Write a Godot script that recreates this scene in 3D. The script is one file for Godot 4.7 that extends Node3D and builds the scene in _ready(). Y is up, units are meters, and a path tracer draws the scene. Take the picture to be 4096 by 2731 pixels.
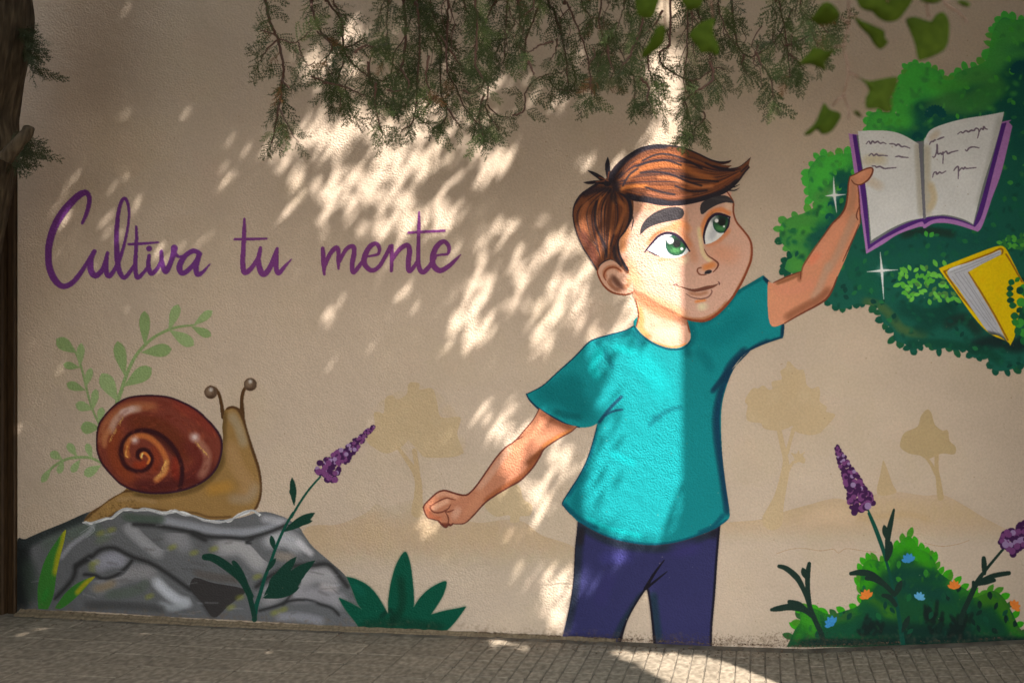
extends Node3D
# A painted street wall under a juniper: plaster wall with a mural, paving, trunk, hanging sprays, ivy.
# "px" below is a length unit on the wall face: 1 px = 1.2 mm.
const PX := 0.0012
const CX := 3050.0
const CY := 2560.0
const EYE := Vector3(0, 1.434, 3.4)
var SUN := Vector3(0.50, 0.77, 0.39).normalized()
var rng := RandomNumberGenerator.new()

# ---------------------------------------------------------------- painter (fills the mural print)
const Q := 0.8
const X0 := 40.0
const Y0 := -280.0
const CANVW := 4440.0
const CANVH := 2920.0
var cur: Image
var cur_o := Vector2i.ZERO
var canvas: Image
var ids: Image
var id_now := 0
var id_list := []
var gain := 1.67
var to := Vector2.ZERO
var tk := 1.0
var brushes := {}
var clip_p: PackedVector2Array
var fall := PackedFloat32Array()

func tl(x, y, k = 0.43556):
	to = Vector2(x, y)
	tk = k

func pp(a: Array) -> PackedVector2Array:
	var r := PackedVector2Array()
	for i in range(0, a.size() - 1, 2):
		r.append(to + Vector2(a[i], a[i + 1]) * tk)
	return r

func pt(x, y, a: Array, k = 0.43556) -> PackedVector2Array:
	tl(x, y, k)
	return pp(a)

func sm(p: PackedVector2Array, closed := true, n := 5) -> PackedVector2Array:
	var r := PackedVector2Array()
	var m := p.size()
	var last := m if closed else m - 1
	for i in last:
		var a: Vector2 = p[(i - 1 + m) % m] if closed or i > 0 else p[0]
		var b: Vector2 = p[i]
		var c: Vector2 = p[(i + 1) % m]
		var d: Vector2 = p[(i + 2) % m] if closed or i + 2 < m else p[m - 1]
		if b.distance_squared_to(c) < 0.01:
			r.append(b)
			continue
		if a.distance_squared_to(b) < 0.01:
			a = b
		if c.distance_squared_to(d) < 0.01:
			d = c
		for k in n:
			r.append(b.cubic_interpolate(c, a, d, float(k) / n))
	if not closed:
		r.append(p[m - 1])
	return r

func col(r, g, b, a := 1.0) -> Color:
	var l := Color(r / 255.0, g / 255.0, b / 255.0).srgb_to_linear()
	l = Color(minf(l.r * gain, 0.9), minf(l.g * gain, 0.9), minf(l.b * gain, 0.9))
	l = l.linear_to_srgb()
	l.a = a
	return l

func raster(img: Image, p: PackedVector2Array, s: float, o: Vector2, c: Color):
	var n := p.size()
	if n < 3:
		return
	var q := PackedVector2Array()
	var lo := 1e9
	var hi := -1e9
	for v in p:
		var w := (v - o) * s
		q.append(w)
		lo = minf(lo, w.y)
		hi = maxf(hi, w.y)
	var y0 := maxi(0, int(floor(lo)))
	var y1 := mini(img.get_height() - 1, int(ceil(hi)))
	if y1 < y0:
		return
	var rows := []
	rows.resize(y1 - y0 + 1)
	for i in rows.size():
		rows[i] = []
	for i in n:
		var a: Vector2 = q[i]
		var b: Vector2 = q[(i + 1) % n]
		if a.y > b.y:
			var t := a
			a = b
			b = t
		if b.y - a.y < 1e-6:
			continue
		var ya := maxi(y0, int(ceil(a.y - 0.5)))
		var yb := mini(y1, int(ceil(b.y - 0.5)) - 1)
		var k := (b.x - a.x) / (b.y - a.y)
		for y in range(ya, yb + 1):
			rows[y - y0].append(a.x + (y + 0.5 - a.y) * k)
	var wd := img.get_width()
	for j in rows.size():
		var xs: Array = rows[j]
		if xs.size() < 2:
			continue
		xs.sort()
		for i in range(0, xs.size() - 1, 2):
			var xa := maxi(0, int(round(xs[i])))
			var xb := mini(wd, int(round(xs[i + 1])))
			if xb > xa:
				img.fill_rect(Rect2i(xa, y0 + j, xb - xa, 1), c)

func fillp(p: PackedVector2Array, c: Color, mark := true):
	raster(cur, p, Q, Vector2(X0, Y0) + Vector2(cur_o) / Q, c)
	if mark:
		mark_id(p)

func mark_id(p: PackedVector2Array):
	if id_now > 0:
		raster(ids, p, 0.25, Vector2(X0, Y0), Color8(id_now, id_now, id_now))

func fl(a: Array, c: Color):
	fillp(sm(pp(a)), c)

func circ(x, y, r, c: Color, ry := -1.0, turn := 0.0):
	var p := PackedVector2Array()
	for i in 20:
		var t := TAU * i / 20
		p.append(to + (Vector2(x, y) + Vector2(cos(t) * r, sin(t) * (r if ry < 0 else ry)).rotated(turn)) * tk)
	fillp(p, c)

# a brush stroke of changing width: x, y, width triples
func st(a: Array, c: Color, mark := true):
	var p := PackedVector2Array()
	var w := PackedVector2Array()
	for i in range(0, a.size() - 2, 3):
		p.append(to + Vector2(a[i], a[i + 1]) * tk)
		w.append(Vector2(a[i + 2] * tk, 0))
	p = sm(p, false, 8)
	w = sm(w, false, 8)
	if w.size() != p.size():
		var f := PackedVector2Array()
		for i in p.size():
			f.append(w[mini(int(round(float(i) * (w.size() - 1) / (p.size() - 1))), w.size() - 1)])
		w = f
	ribbon(p, w, c, mark)

func ribbon(p: PackedVector2Array, w: PackedVector2Array, c: Color, mark := true):
	for i in p.size():
		var r := maxf(w[i].x * 0.5, 0.8)
		var e := PackedVector2Array()
		for k in 12:
			e.append(p[i] + Vector2(cos(TAU * k / 12), sin(TAU * k / 12)) * r)
		fillp(e, c, mark)
		if i > 0:
			var d := (p[i] - p[i - 1])
			if d.length() > 0.3:
				var nn := d.normalized().orthogonal()
				var r0 := maxf(w[i - 1].x * 0.5, 0.8)
				fillp(PackedVector2Array([p[i - 1] + nn * r0, p[i] + nn * r, p[i] - nn * r, p[i - 1] - nn * r0]), c, mark)

# line of one width through x, y pairs
func ln(a: Array, w: float, c: Color, mark := false):
	var p := sm(pp(a), false, 6)
	var ww := PackedVector2Array()
	for i in p.size():
		var t := float(i) / maxf(1, p.size() - 1)
		ww.append(Vector2(w * tk * (0.55 + 0.45 * sin(PI * clampf(t, 0.04, 0.96))), 0))
	ribbon(p, ww, c, mark)

func brush(c: Color, a: float, r: int) -> Image:
	var key := "%s %.3f %d" % [c.to_html(false), a, r]
	if brushes.has(key):
		return brushes[key]
	var base_key := "%s %.3f" % [c.to_html(false), a]
	if not brushes.has(base_key):
		var d := PackedByteArray()
		d.resize(32 * 32 * 4)
		for i in 1024:
			d[i * 4] = c.r8
			d[i * 4 + 1] = c.g8
			d[i * 4 + 2] = c.b8
			d[i * 4 + 3] = int(255.0 * a * fall[i])
		brushes[base_key] = Image.create_from_data(32, 32, false, Image.FORMAT_RGBA8, d)
	var im: Image = brushes[base_key].duplicate()
	im.resize(r * 2, r * 2, Image.INTERPOLATE_BILINEAR)
	brushes[key] = im
	return im

# airbrush along x, y pairs; r in tile units
func so(a: Array, r: float, c: Color, al := 0.25, gap := 0.4):
	softp(sm(pp(a), false, 6) if a.size() > 2 else pp(a), r * tk, c, al, gap)

func softp(p: PackedVector2Array, r: float, c: Color, al: float, gap := 0.4):
	var rr := maxi(2, int(r * Q))
	var b := brush(c, al, rr)
	var left := 0.0
	for i in p.size():
		if i > 0:
			var seg := p[i].distance_to(p[i - 1])
			while left <= seg:
				stamp(b, rr, p[i - 1].lerp(p[i], left / maxf(seg, 0.001)))
				left += maxf(r * gap, 1.5)
			left -= seg
		elif p.size() == 1:
			stamp(b, rr, p[0])

func stamp(b: Image, rr: int, at: Vector2):
	var v := Vector2i((at - Vector2(X0, Y0)) * Q) - cur_o - Vector2i(rr, rr)
	cur.blend_rect(b, Rect2i(0, 0, rr * 2, rr * 2), v)

func begin(p: PackedVector2Array, c: Color, keep := false):
	clip_p = p
	var lo := Vector2(1e9, 1e9)
	var hi := Vector2(-1e9, -1e9)
	for v in p:
		lo = lo.min(v)
		hi = hi.max(v)
	var a := Vector2i(((lo - Vector2(X0, Y0)) * Q).floor()).max(Vector2i.ZERO)
	var b := Vector2i(((hi - Vector2(X0, Y0)) * Q).ceil()).min(canvas.get_size())
	cur = canvas.get_region(Rect2i(a, b - a))
	cur_o = a
	if not keep:
		cur.fill(c)

func endc():
	var m := Image.create(cur.get_width(), cur.get_height(), false, Image.FORMAT_RGBA8)
	raster(m, clip_p, Q, Vector2(X0, Y0) + Vector2(cur_o) / Q, Color.WHITE)
	canvas.blit_rect_mask(cur, m, Rect2i(0, 0, cur.get_width(), cur.get_height()), cur_o)
	mark_id(clip_p)
	cur = canvas
	cur_o = Vector2i.ZERO

# a leaf from base to tip, w wide
func lf(x, y, x1, y1, w: float, c: Color, tipw := 0.5):
	var a := to + Vector2(x, y) * tk
	var b := to + Vector2(x1, y1) * tk
	var d := b - a
	var n := d.normalized().orthogonal() * w * tk * 0.5
	var l := PackedVector2Array()
	var r := PackedVector2Array()
	for i in 11:
		var t := i / 10.0
		var f := sin(PI * pow(t, 1.35 + 0.5 * (tipw - 0.5))) if t < 0.999 else 0.0
		f = pow(maxf(f, 0.0), 0.75 if tipw < 1.0 else 0.62)
		l.append(a + d * t + n * f)
		r.append(a + d * t - n * f)
	r.reverse()
	l.append_array(r)
	fillp(l, c)

func part(called: String, label := ""):
	id_list.append([called, "", label])
	id_now = id_list.size()

func sub(of: String, called: String, label := ""):
	id_list.append([of, called, label])
	id_now = id_list.size()

func paint_hills():
	tl(0, 0, 1.0)
	gain = 1.67
	part("painted_hills", "pale tan hills painted low behind the boy")
	var h := sm(PackedVector2Array([Vector2(1211, 2122), Vector2(1355, 2096), Vector2(1464, 2050), Vector2(1503, 2015), Vector2(1540, 2030), Vector2(1590, 2012), Vector2(1655, 1998), Vector2(1689, 2029), Vector2(1868, 2081), Vector2(1929, 2090), Vector2(2016, 2078), Vector2(2094, 2086), Vector2(2168, 2140), Vector2(2299, 2190), Vector2(2330, 2290), Vector2(2330, 2330), Vector2(1211, 2330)]))
	begin(h, Color.WHITE, true)
	for i in 26:
		so([1200 + i * 46, 2050 + (i % 5) * 30, 1220 + i * 46, 2200], 130, col(156, 135, 106), 0.18)
	endc()
	h = sm(pt(2860, 1400, [30, 1335, 110, 1310, 370, 1285, 520, 1230, 700, 1180, 870, 1133, 960, 1130, 1080, 1160, 1240, 1092, 1370, 1075, 1600, 1105, 1740, 1100, 1900, 1180, 2100, 1300, 2400, 1420, 2900, 1450, 2900, 1750, 30, 1750], 0.52551))
	begin(h, Color.WHITE, true)
	for i in 34:
		so([20 + i * 86, 1150, 40 + i * 86, 1380], 200, col(158, 137, 108), 0.2)
	so([700, 1290, 900, 1250, 1050, 1280], 110, col(172, 148, 125), 0.3)
	so([1100, 1280, 1300, 1260, 1500, 1250, 1640, 1300], 40, col(156, 134, 102), 0.25)
	endc()

func paint_far_trees():
	gain = 1.67
	var c := col(157, 136, 107)
	part("painted_tree", "pale tan tree painted between the lavender and the boy's fist")
	tl(1024, 1366)
	fl([1080, 660, 1120, 642, 1175, 650, 1188, 520, 1250, 490, 1300, 530, 1385, 480, 1395, 400, 1430, 370, 1500, 385, 1505, 440, 1620, 430, 1665, 560, 1700, 690, 1860, 690, 1880, 730, 1850, 850, 1905, 1000, 1890, 1030, 1790, 1060, 1560, 1060, 1500, 1010, 1400, 900, 1400, 900, 1330, 970, 1200, 1025, 1080, 970, 1015, 910, 1030, 840, 1090, 760], col(158, 138, 110))
	st([1310, 975, 30, 1390, 1090, 45, 1460, 1190, 60, 1490, 1290, 60, 1490, 1420, 75, 1480, 1560, 110], c)
	st([1455, 1000, 45, 1470, 1100, 40, 1490, 1230, 40], c)
	begin(sm(pp([1080, 660, 1188, 520, 1400, 420, 1620, 430, 1860, 690, 1900, 1020, 1500, 1000, 1200, 1020])), c, true)
	for i in 40:
		so([rng.randf_range(1080, 1880), rng.randf_range(430, 1040)], rng.randf_range(50, 110), col(160, 141, 114), 0.3)
	endc()
	part("painted_tree", "small pale tree painted under the boy's forearm")
	tl(1624, 1550)
	fl([720, 1080, 800, 1010, 840, 900, 930, 850, 1040, 900, 1080, 1020, 1160, 1080, 1140, 1170, 1050, 1180, 1040, 1230, 960, 1235, 950, 1170, 820, 1180], col(160, 141, 112))
	var d := col(159, 139, 110)
	part("painted_tree", "largest pale tan tree painted right of the boy's shirt")
	tl(2860, 1400, 0.52551)
	var crown := [560, 82, 610, 130, 640, 150, 675, 150, 690, 200, 700, 260, 740, 292, 790, 278, 803, 330, 800, 390, 852, 430, 850, 468, 918, 490, 870, 560, 830, 600, 800, 630, 720, 645, 620, 620, 592, 575, 560, 590, 500, 608, 430, 608, 370, 590, 350, 555, 258, 540, 240, 490, 250, 420, 230, 390, 250, 340, 290, 290, 330, 290, 370, 268, 410, 300, 440, 290, 435, 240, 510, 220, 500, 160, 540, 130]
	fl(crown, d)
	begin(sm(pp(crown)), d, true)
	for i in 46:
		so([rng.randf_range(240, 900), rng.randf_range(110, 640)], rng.randf_range(30, 85), col(163, 144, 117), 0.35)
	so([250, 350, 300, 290, 420, 290, 560, 330, 640, 430, 700, 520], 24, d, 0.4)
	endc()
	st([490, 605, 36, 515, 720, 40, 540, 830, 44, 535, 930, 62, 500, 1090, 78, 470, 1190, 110, 440, 1290, 160], d)
	st([600, 600, 30, 575, 690, 26, 550, 780, 30], d)
	st([600, 850, 20, 570, 890, 26, 540, 950, 34], d)
	fl([580, 780, 620, 790, 640, 760, 650, 790, 690, 770, 670, 800, 690, 830, 680, 860, 640, 850, 610, 860, 605, 820], d)
	part("painted_tree", "pale tan pointed cone tree painted on the hill")
	fl([1285, 838, 1305, 880, 1330, 950, 1355, 1020, 1380, 1085, 1240, 1095, 1262, 940, 1275, 870], col(155, 134, 104))
	part("painted_tree", "small pale ochre tree painted at right above the hill")
	fl([1620, 450, 1650, 478, 1662, 520, 1680, 570, 1730, 610, 1775, 612, 1790, 690, 1835, 735, 1825, 790, 1740, 785, 1690, 800, 1620, 828, 1560, 800, 1480, 785, 1415, 740, 1420, 680, 1450, 625, 1545, 580, 1572, 500], col(149, 129, 97))
	st([1690, 795, 30, 1690, 900, 30, 1705, 1000, 34, 1720, 1120, 50], col(152, 131, 99))
	st([1610, 815, 22, 1650, 870, 24, 1690, 950, 28], col(152, 131, 99))

func paint_sprigs():
	gain = 2.75
	var c := col(92, 108, 70)
	var c2 := col(100, 115, 78)
	part("painted_sprig", "tallest pale green leafy sprig painted above the snail shell")
	tl(0, 1150)
	st([1070, 1060, 34, 1110, 950, 32, 1160, 800, 30, 1230, 650, 30, 1310, 545, 28, 1420, 450, 26, 1550, 385, 26, 1650, 358, 24, 1790, 342, 16], c)
	for l in [[1330, 545, 1325, 212, 100], [1290, 595, 1575, 565, 122], [1545, 400, 1635, 152, 92], [1545, 385, 1780, 530, 112], [1765, 355, 1948, 210, 78], [1750, 355, 1938, 445, 82], [1150, 825, 1075, 490, 112], [1130, 910, 1390, 735, 140], [1085, 1055, 930, 785, 138]]:
		lf(l[0], l[1], l[2], l[3], l[4], c2 if int(l[0]) % 2 else c, 1.3)
	part("painted_sprig", "narrow pale green leafy sprig painted left of the shell")
	st([690, 590, 18, 735, 700, 20, 770, 830, 18, 800, 960, 18, 840, 1100, 18, 905, 1250, 18], c)
	for l in [[705, 605, 515, 470, 118], [730, 740, 742, 508, 72], [735, 735, 580, 705, 72], [782, 920, 835, 735, 66], [788, 945, 608, 880, 84], [850, 1130, 880, 928, 70], [860, 1120, 690, 1070, 92], [905, 1240, 935, 1098, 66], [920, 1285, 738, 1285, 116]]:
		lf(l[0], l[1], l[2], l[3], l[4], c if int(l[1]) % 2 else c2, 1.3)
	part("painted_sprig", "low pale green sprig painted pointing left under the shell")
	tl(100, 1480)
	st([700, 850, 22, 600, 805, 24, 480, 800, 26, 370, 820, 24, 250, 890, 22, 200, 960, 20], c)
	for l in [[240, 890, 150, 1030, 62], [345, 825, 230, 752, 78], [475, 795, 390, 670, 72], [612, 815, 565, 670, 64], [350, 820, 305, 950, 62], [505, 815, 425, 938, 66], [700, 870, 540, 965, 90]]:
		lf(l[0], l[1], l[2], l[3], l[4], c2, 1.3)

func paint_rock():
	gain = 2.6
	tl(0, 2048)
	part("painted_rock", "grey painted rocks under the snail with dark cracks")
	var o := sm(pp([150, 292, 232, 245, 400, 170, 600, 90, 790, 5, 1000, -50, 1230, -30, 1700, 10, 2130, 60, 2395, -5, 2570, 30, 2645, 65, 2740, 128, 2790, 200, 2870, 310, 3030, 450, 3180, 590, 3260, 760, 3330, 920, 3370, 1062, 3370, 1062, 2900, 1035, 2350, 1000, 1600, 962, 700, 905, 150, 915, 150, 915]))
	begin(o, col(66, 67, 69))
	var dk := col(30, 30, 31)
	var lt := col(112, 113, 118)
	so([170, 300, 170, 880], 150, col(16, 18, 18), 0.8)
	so([220, 280, 500, 150, 800, 20], 90, col(26, 30, 30), 0.6)
	so([260, 480, 300, 800], 110, col(34, 42, 36), 0.4)
	so([420, 300, 700, 180, 900, 150], 90, col(58, 66, 60), 0.4)
	so([560, 420, 660, 300, 820, 180, 860, 110], 40, lt, 0.35)
	begin_over([1150, 105, 1240, 112, 1325, 200, 1430, 295, 1545, 385, 1558, 430, 1500, 440, 1200, 385, 1100, 320, 1000, 330, 830, 350, 900, 230])
	so([1180, 140, 1300, 250, 1480, 390], 90, col(104, 104, 107), 0.6)
	so([900, 250, 1000, 200], 80, col(66, 74, 62), 0.4)
	end_over(o)
	begin_over([1320, 200, 1640, 190, 1780, 190, 1840, 230, 1900, 330, 1840, 430, 1560, 430, 1540, 360])
	so([1560, 240, 1640, 220, 1700, 320], 120, col(94, 94, 97), 0.55)
	end_over(o)
	begin_over([1860, 270, 2020, 245, 2200, 250, 2300, 300, 2420, 430, 2600, 560, 2420, 640, 2200, 690, 1950, 640, 1700, 540, 1600, 480, 1850, 420])
	so([2050, 320, 2200, 300, 2300, 380, 2420, 500], 130, col(114, 113, 114), 0.65)
	so([1800, 560, 2000, 600, 2200, 620], 60, col(60, 56, 53), 0.5)
	end_over(o)
	begin_over([765, 515, 840, 430, 920, 360, 1040, 343, 1130, 385, 1195, 428, 1150, 495, 1050, 570, 930, 602, 860, 560])
	so([900, 480, 1040, 430, 1110, 440], 110, col(102, 102, 110), 0.65)
	so([840, 480, 850, 540], 50, col(80, 84, 50), 0.4)
	end_over(o)
	begin_over([1250, 440, 1400, 490, 1560, 600, 1700, 700, 1770, 830, 1840, 890, 1950, 965, 1500, 960, 680, 880, 720, 760, 850, 640, 1100, 590, 1180, 520])
	so([900, 700, 1200, 560, 1400, 560], 110, col(98, 97, 98), 0.5)
	so([880, 700, 950, 690, 1060, 640], 60, col(95, 82, 62), 0.4)
	so([1000, 760, 1250, 720, 1350, 640], 70, col(60, 66, 60), 0.5)
	so([1440, 640, 1540, 740, 1660, 820, 1730, 830], 80, col(136, 138, 144), 0.6)
	so([1480, 850, 1600, 880, 1700, 840], 60, col(115, 118, 122), 0.4)
	so([800, 850, 1200, 860, 1500, 890], 60, col(48, 48, 48), 0.5)
	end_over(o)
	begin_over([1880, 800, 2120, 850, 2350, 700, 2900, 480, 3040, 480, 3230, 700, 3330, 1000, 3370, 1060, 2350, 1000, 1960, 960])
	so([2450, 780, 2700, 640, 2960, 560, 3060, 640], 130, col(112, 110, 112), 0.6)
	so([2700, 760, 2960, 760, 3160, 830], 110, col(106, 104, 108), 0.55)
	so([2960, 680, 3080, 700], 60, col(122, 116, 116), 0.4)
	so([2560, 960, 2760, 960, 2950, 1000], 70, col(104, 104, 110), 0.4)
	end_over(o)
	begin_over([2380, 220, 2620, 160, 2760, 200, 2860, 320, 3000, 460, 2900, 480, 2700, 490, 2400, 640, 2330, 450])
	so([2480, 260, 2640, 240, 2760, 330], 120, col(122, 122, 126), 0.6)
	so([2740, 270, 2800, 330, 2860, 380], 50, col(140, 138, 142), 0.5)
	so([2540, 400, 2700, 420], 70, col(100, 92, 84), 0.4)
	end_over(o)
	so([1500, 80, 1800, 140, 2100, 190, 2400, 170, 2600, 100], 70, col(104, 106, 112), 0.5)
	so([2420, 60, 2560, 80, 2640, 110], 60, col(122, 122, 128), 0.4)
	so([1150, 40, 1300, 60, 1500, 70], 60, col(48, 58, 50), 0.5)
	for l in [[[1220, 112, 1400, 120, 1620, 155, 1800, 190, 1900, 222, 2100, 232, 2250, 240, 2400, 205, 2520, 165, 2640, 110], 44], [[830, 400, 700, 500, 690, 560, 640, 650, 500, 800], 46], [[690, 495, 830, 420, 920, 345, 1040, 325, 1140, 370, 1230, 415, 1400, 475, 1600, 605, 1760, 720], 44], [[770, 570, 880, 580, 940, 610, 1050, 585, 1150, 515, 1220, 435], 36], [[1780, 720, 1880, 830, 1960, 950], 60], [[2350, 690, 2480, 590, 2680, 500, 2880, 488, 3020, 480, 3130, 600, 3200, 690], 52], [[2380, 905, 2540, 860, 2680, 810, 2830, 808, 2960, 850, 3050, 880, 3120, 950], 30], [[1760, 190, 1850, 240, 1900, 260], 50], [[2330, 240, 2260, 280, 2310, 285], 24], [[2600, 850, 2700, 720, 2760, 640], 26]]:
		so(l[0], l[1], dk, 0.22, 0.3)
		so(l[0], l[1] * 0.42, dk, 0.38, 0.3)
	begin_over([1770, 610, 1830, 605, 1950, 645, 2200, 690, 2250, 735, 2100, 855, 1965, 965, 1850, 825, 1745, 700])
	cur.fill(col(36, 34, 34))
	end_over(o)
	for m in [[1350, 780], [1560, 330], [1760, 380], [1940, 345], [850, 470], [900, 200], [1000, 170], [2500, 930], [2580, 900], [2340, 600], [2100, 880], [2180, 790]]:
		so([m[0], m[1], m[0] + 60, m[1] - 20], 42, col(96, 98, 38), 0.28)
	for i in 60:
		var x := rng.randf_range(250, 3250)
		var y := rng.randf_range(100, 950)
		so([x, y, x + rng.randf_range(40, 160), y + rng.randf_range(-30, 50)], rng.randf_range(8, 24), lt if rng.randf() < 0.5 else col(52, 50, 50), 0.13)
	so([150, 930, 1600, 980, 2350, 1015, 3300, 1075], 26, col(92, 82, 68), 0.5)
	endc()

var over_p: PackedVector2Array
var over_keep := []

# a second clip inside the first one
func begin_over(a: Array):
	over_keep.append([cur, cur_o, clip_p])
	var p := sm(pp(a))
	var im: Image = cur.duplicate()
	over_keep.append(p)
	cur = im

func end_over(_o):
	var p: PackedVector2Array = over_keep.pop_back()
	var k: Array = over_keep.pop_back()
	var m := Image.create(cur.get_width(), cur.get_height(), false, Image.FORMAT_RGBA8)
	var o := Vector2(X0, Y0) + Vector2(cur_o) / Q
	raster(m, p, Q, o, Color.WHITE)
	var base: Image = k[0]
	base.blit_rect_mask(cur, m, Rect2i(0, 0, cur.get_width(), cur.get_height()), Vector2i.ZERO)
	cur = base
	clip_p = k[2]

func paint_snail():
	gain = 2.75
	tl(100, 1480)
	var rim := col(52, 34, 18)
	sub("painted_snail", "body")
	for s in [[[1820, 430, 40, 1800, 300, 30, 1780, 220, 28, 1745, 170, 26, 1700, 150, 24]], [[1995, 420, 44, 1990, 280, 34, 2005, 190, 30, 2045, 140, 28]]]:
		st(s[0], rim)
	for e in [[1705, 202, 60], [2068, 130, 60]]:
		tl(100, 1480)
		so([e[0], e[1]], e[2] * 1.35, col(140, 100, 70), 0.35)
		var q := PackedVector2Array()
		for i in 20:
			q.append(to + (Vector2(e[0], e[1]) + Vector2(cos(TAU * i / 20), sin(TAU * i / 20)) * e[2]) * tk)
		begin(q, col(58, 44, 34))
		so([e[0] - 10, e[1] - 5], 56, col(104, 88, 72), 0.6)
		so([e[0] + 4, e[1] - 24], 30, col(165, 158, 156), 0.7)
		so([e[0] - 30, e[1] + 50, e[0] + 30, e[1] + 50], 24, col(44, 30, 20), 0.4)
		endc()
	var b := sm(pp([545, 1370, 560, 1395, 640, 1395, 720, 1370, 800, 1335, 850, 1290, 1000, 1280, 1180, 1290, 1330, 1310, 1390, 1290, 1560, 1330, 1700, 1370, 1800, 1368, 1900, 1362, 1960, 1310, 2112, 1282, 2150, 1220, 2168, 1160, 2176, 1050, 2150, 880, 2090, 700, 2040, 540, 2010, 420, 1975, 358, 1910, 328, 1850, 345, 1825, 400, 1812, 520, 1815, 680, 1760, 800, 1500, 900, 1000, 1050, 900, 1112, 780, 1180, 700, 1240, 600, 1302]))
	begin(b, col(100, 77, 44))
	so([1850, 350, 1910, 335, 1970, 370, 2020, 480, 2080, 690, 2150, 900, 2175, 1060, 2160, 1200, 2115, 1290], 26, rim, 0.6, 0.3)
	so([1830, 400, 1815, 560, 1820, 760, 1760, 920, 1560, 1085, 1200, 1150, 1000, 1130], 60, col(64, 48, 24), 0.5)
	so([550, 1370, 700, 1240, 800, 1170, 900, 1115, 1000, 1110], 22, rim, 0.5)
	so([1900, 420, 1960, 520, 2010, 680], 70, col(108, 96, 78), 0.5)
	so([1890, 700, 1950, 900, 2060, 1050, 2000, 1150], 110, col(112, 88, 58), 0.45)
	so([1700, 1100, 1900, 1060], 90, col(122, 88, 34), 0.35)
	so([1900, 1180, 2060, 1180, 2120, 1060], 80, col(106, 92, 76), 0.35)
	so([860, 1190, 1000, 1180, 1200, 1210], 40, col(110, 88, 58), 0.45)
	for i in 60:
		var t := rng.randf()
		so([lerpf(600, 1050, t) + rng.randf_range(-20, 20), lerpf(1350, 1190, t) + rng.randf_range(-40, 50)], rng.randf_range(10, 20), col(122, 94, 50) if rng.randf() < 0.45 else col(64, 46, 22), 0.45)
	so([760, 1355, 850, 1300, 1000, 1270, 1180, 1275, 1330, 1295, 1560, 1310, 1700, 1350, 1900, 1345], 20, col(58, 40, 20), 0.4)
	endc()
	sub("painted_snail", "shell")
	gain = 2.45
	var sh := sm(pp([870, 280, 960, 242, 1110, 225, 1290, 235, 1430, 280, 1580, 360, 1700, 470, 1780, 570, 1815, 660, 1808, 780, 1765, 900, 1680, 1000, 1560, 1070, 1400, 1120, 1200, 1138, 1020, 1115, 880, 1055, 790, 970, 700, 860, 655, 740, 650, 620, 670, 500, 720, 420, 790, 340]))
	begin(sh, col(84, 38, 28))
	so([1400, 300, 1600, 420, 1750, 560], 90, col(90, 34, 26), 0.5)
	so([1000, 480, 1200, 500, 1380, 620, 1480, 800], 110, col(72, 32, 18), 0.5)
	so([850, 560, 800, 700, 860, 880, 1000, 1010], 90, col(98, 44, 22), 0.4)
	so([700, 640, 760, 480, 880, 370, 1020, 330, 1200, 340], 70, col(122, 74, 48), 0.5)
	so([790, 560, 840, 450, 940, 380, 1060, 350], 52, col(138, 112, 98), 0.5)
	so([890, 390, 1000, 350], 46, col(146, 124, 118), 0.5)
	so([730, 700, 740, 620, 780, 540], 40, col(132, 84, 54), 0.45)
	so([1040, 1080, 1250, 1070, 1450, 1020, 1600, 980, 1700, 850], 110, col(50, 18, 18), 0.45)
	so([1480, 700, 1600, 760, 1620, 900, 1500, 960], 110, col(70, 26, 22), 0.4)
	so([1540, 600, 1620, 680, 1680, 790, 1650, 920, 1600, 980], 64, col(128, 90, 74), 0.35)
	so([1560, 615], 70, col(148, 126, 126), 0.7)
	so([1560, 615], 34, col(176, 158, 156), 0.5)
	so([1400, 800, 1380, 900, 1400, 1000], 60, col(92, 28, 18), 0.4)
	var gr := [1420, 1110, 1445, 960, 1440, 880, 1410, 790, 1350, 690, 1250, 600, 1130, 555, 1010, 568, 925, 635, 885, 740, 905, 850, 970, 912, 1050, 928, 1130, 897, 1168, 830, 1152, 768, 1100, 730, 1050, 742, 1035, 790, 1065, 815]
	so([1380, 760, 1300, 670, 1180, 590, 1060, 570, 960, 610, 900, 700, 890, 800], 60, col(40, 16, 14), 0.35)
	so(gr, 34, col(38, 15, 16), 0.5, 0.25)
	so(gr, 20, col(34, 13, 16), 0.6, 0.25)
	so([945, 790, 930, 720, 965, 640, 1050, 600, 1150, 625, 1240, 710, 1300, 830, 1285, 940, 1200, 1020], 42, col(138, 78, 40), 0.5, 0.3)
	so([1100, 850, 1060, 880, 1010, 860], 50, col(110, 38, 20), 0.5)
	so([1180, 720, 1220, 820, 1180, 930], 50, col(98, 38, 22), 0.4)
	so([1010, 640], 62, col(156, 136, 134), 0.65)
	so([1010, 640], 30, col(176, 164, 166), 0.4)
	so([940, 700, 925, 780, 950, 800], 14, col(160, 118, 60), 0.6)
	so([1200, 1000, 1280, 930, 1310, 830], 36, col(150, 112, 66), 0.35)
	so([1075, 810, 1065, 780, 1090, 760, 1120, 775, 1145, 815, 1125, 860], 20, col(150, 84, 36), 0.7, 0.25)
	so([1080, 765, 1070, 800], 13, col(190, 150, 92), 0.8)
	for i in 70:
		var t := rng.randf()
		var bx := lerpf(770, 900, t) if i % 3 == 0 else (lerpf(1230, 1300, t) if i % 3 == 1 else lerpf(1560, 1690, t))
		var by := lerpf(650, 430, t) if i % 3 == 0 else (lerpf(960, 820, t) if i % 3 == 1 else lerpf(640, 790, t))
		so([bx, by, bx + rng.randf_range(-14, 14), by + rng.randf_range(8, 30)], rng.randf_range(4, 7), col(168, 132, 72), 0.35)
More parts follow.
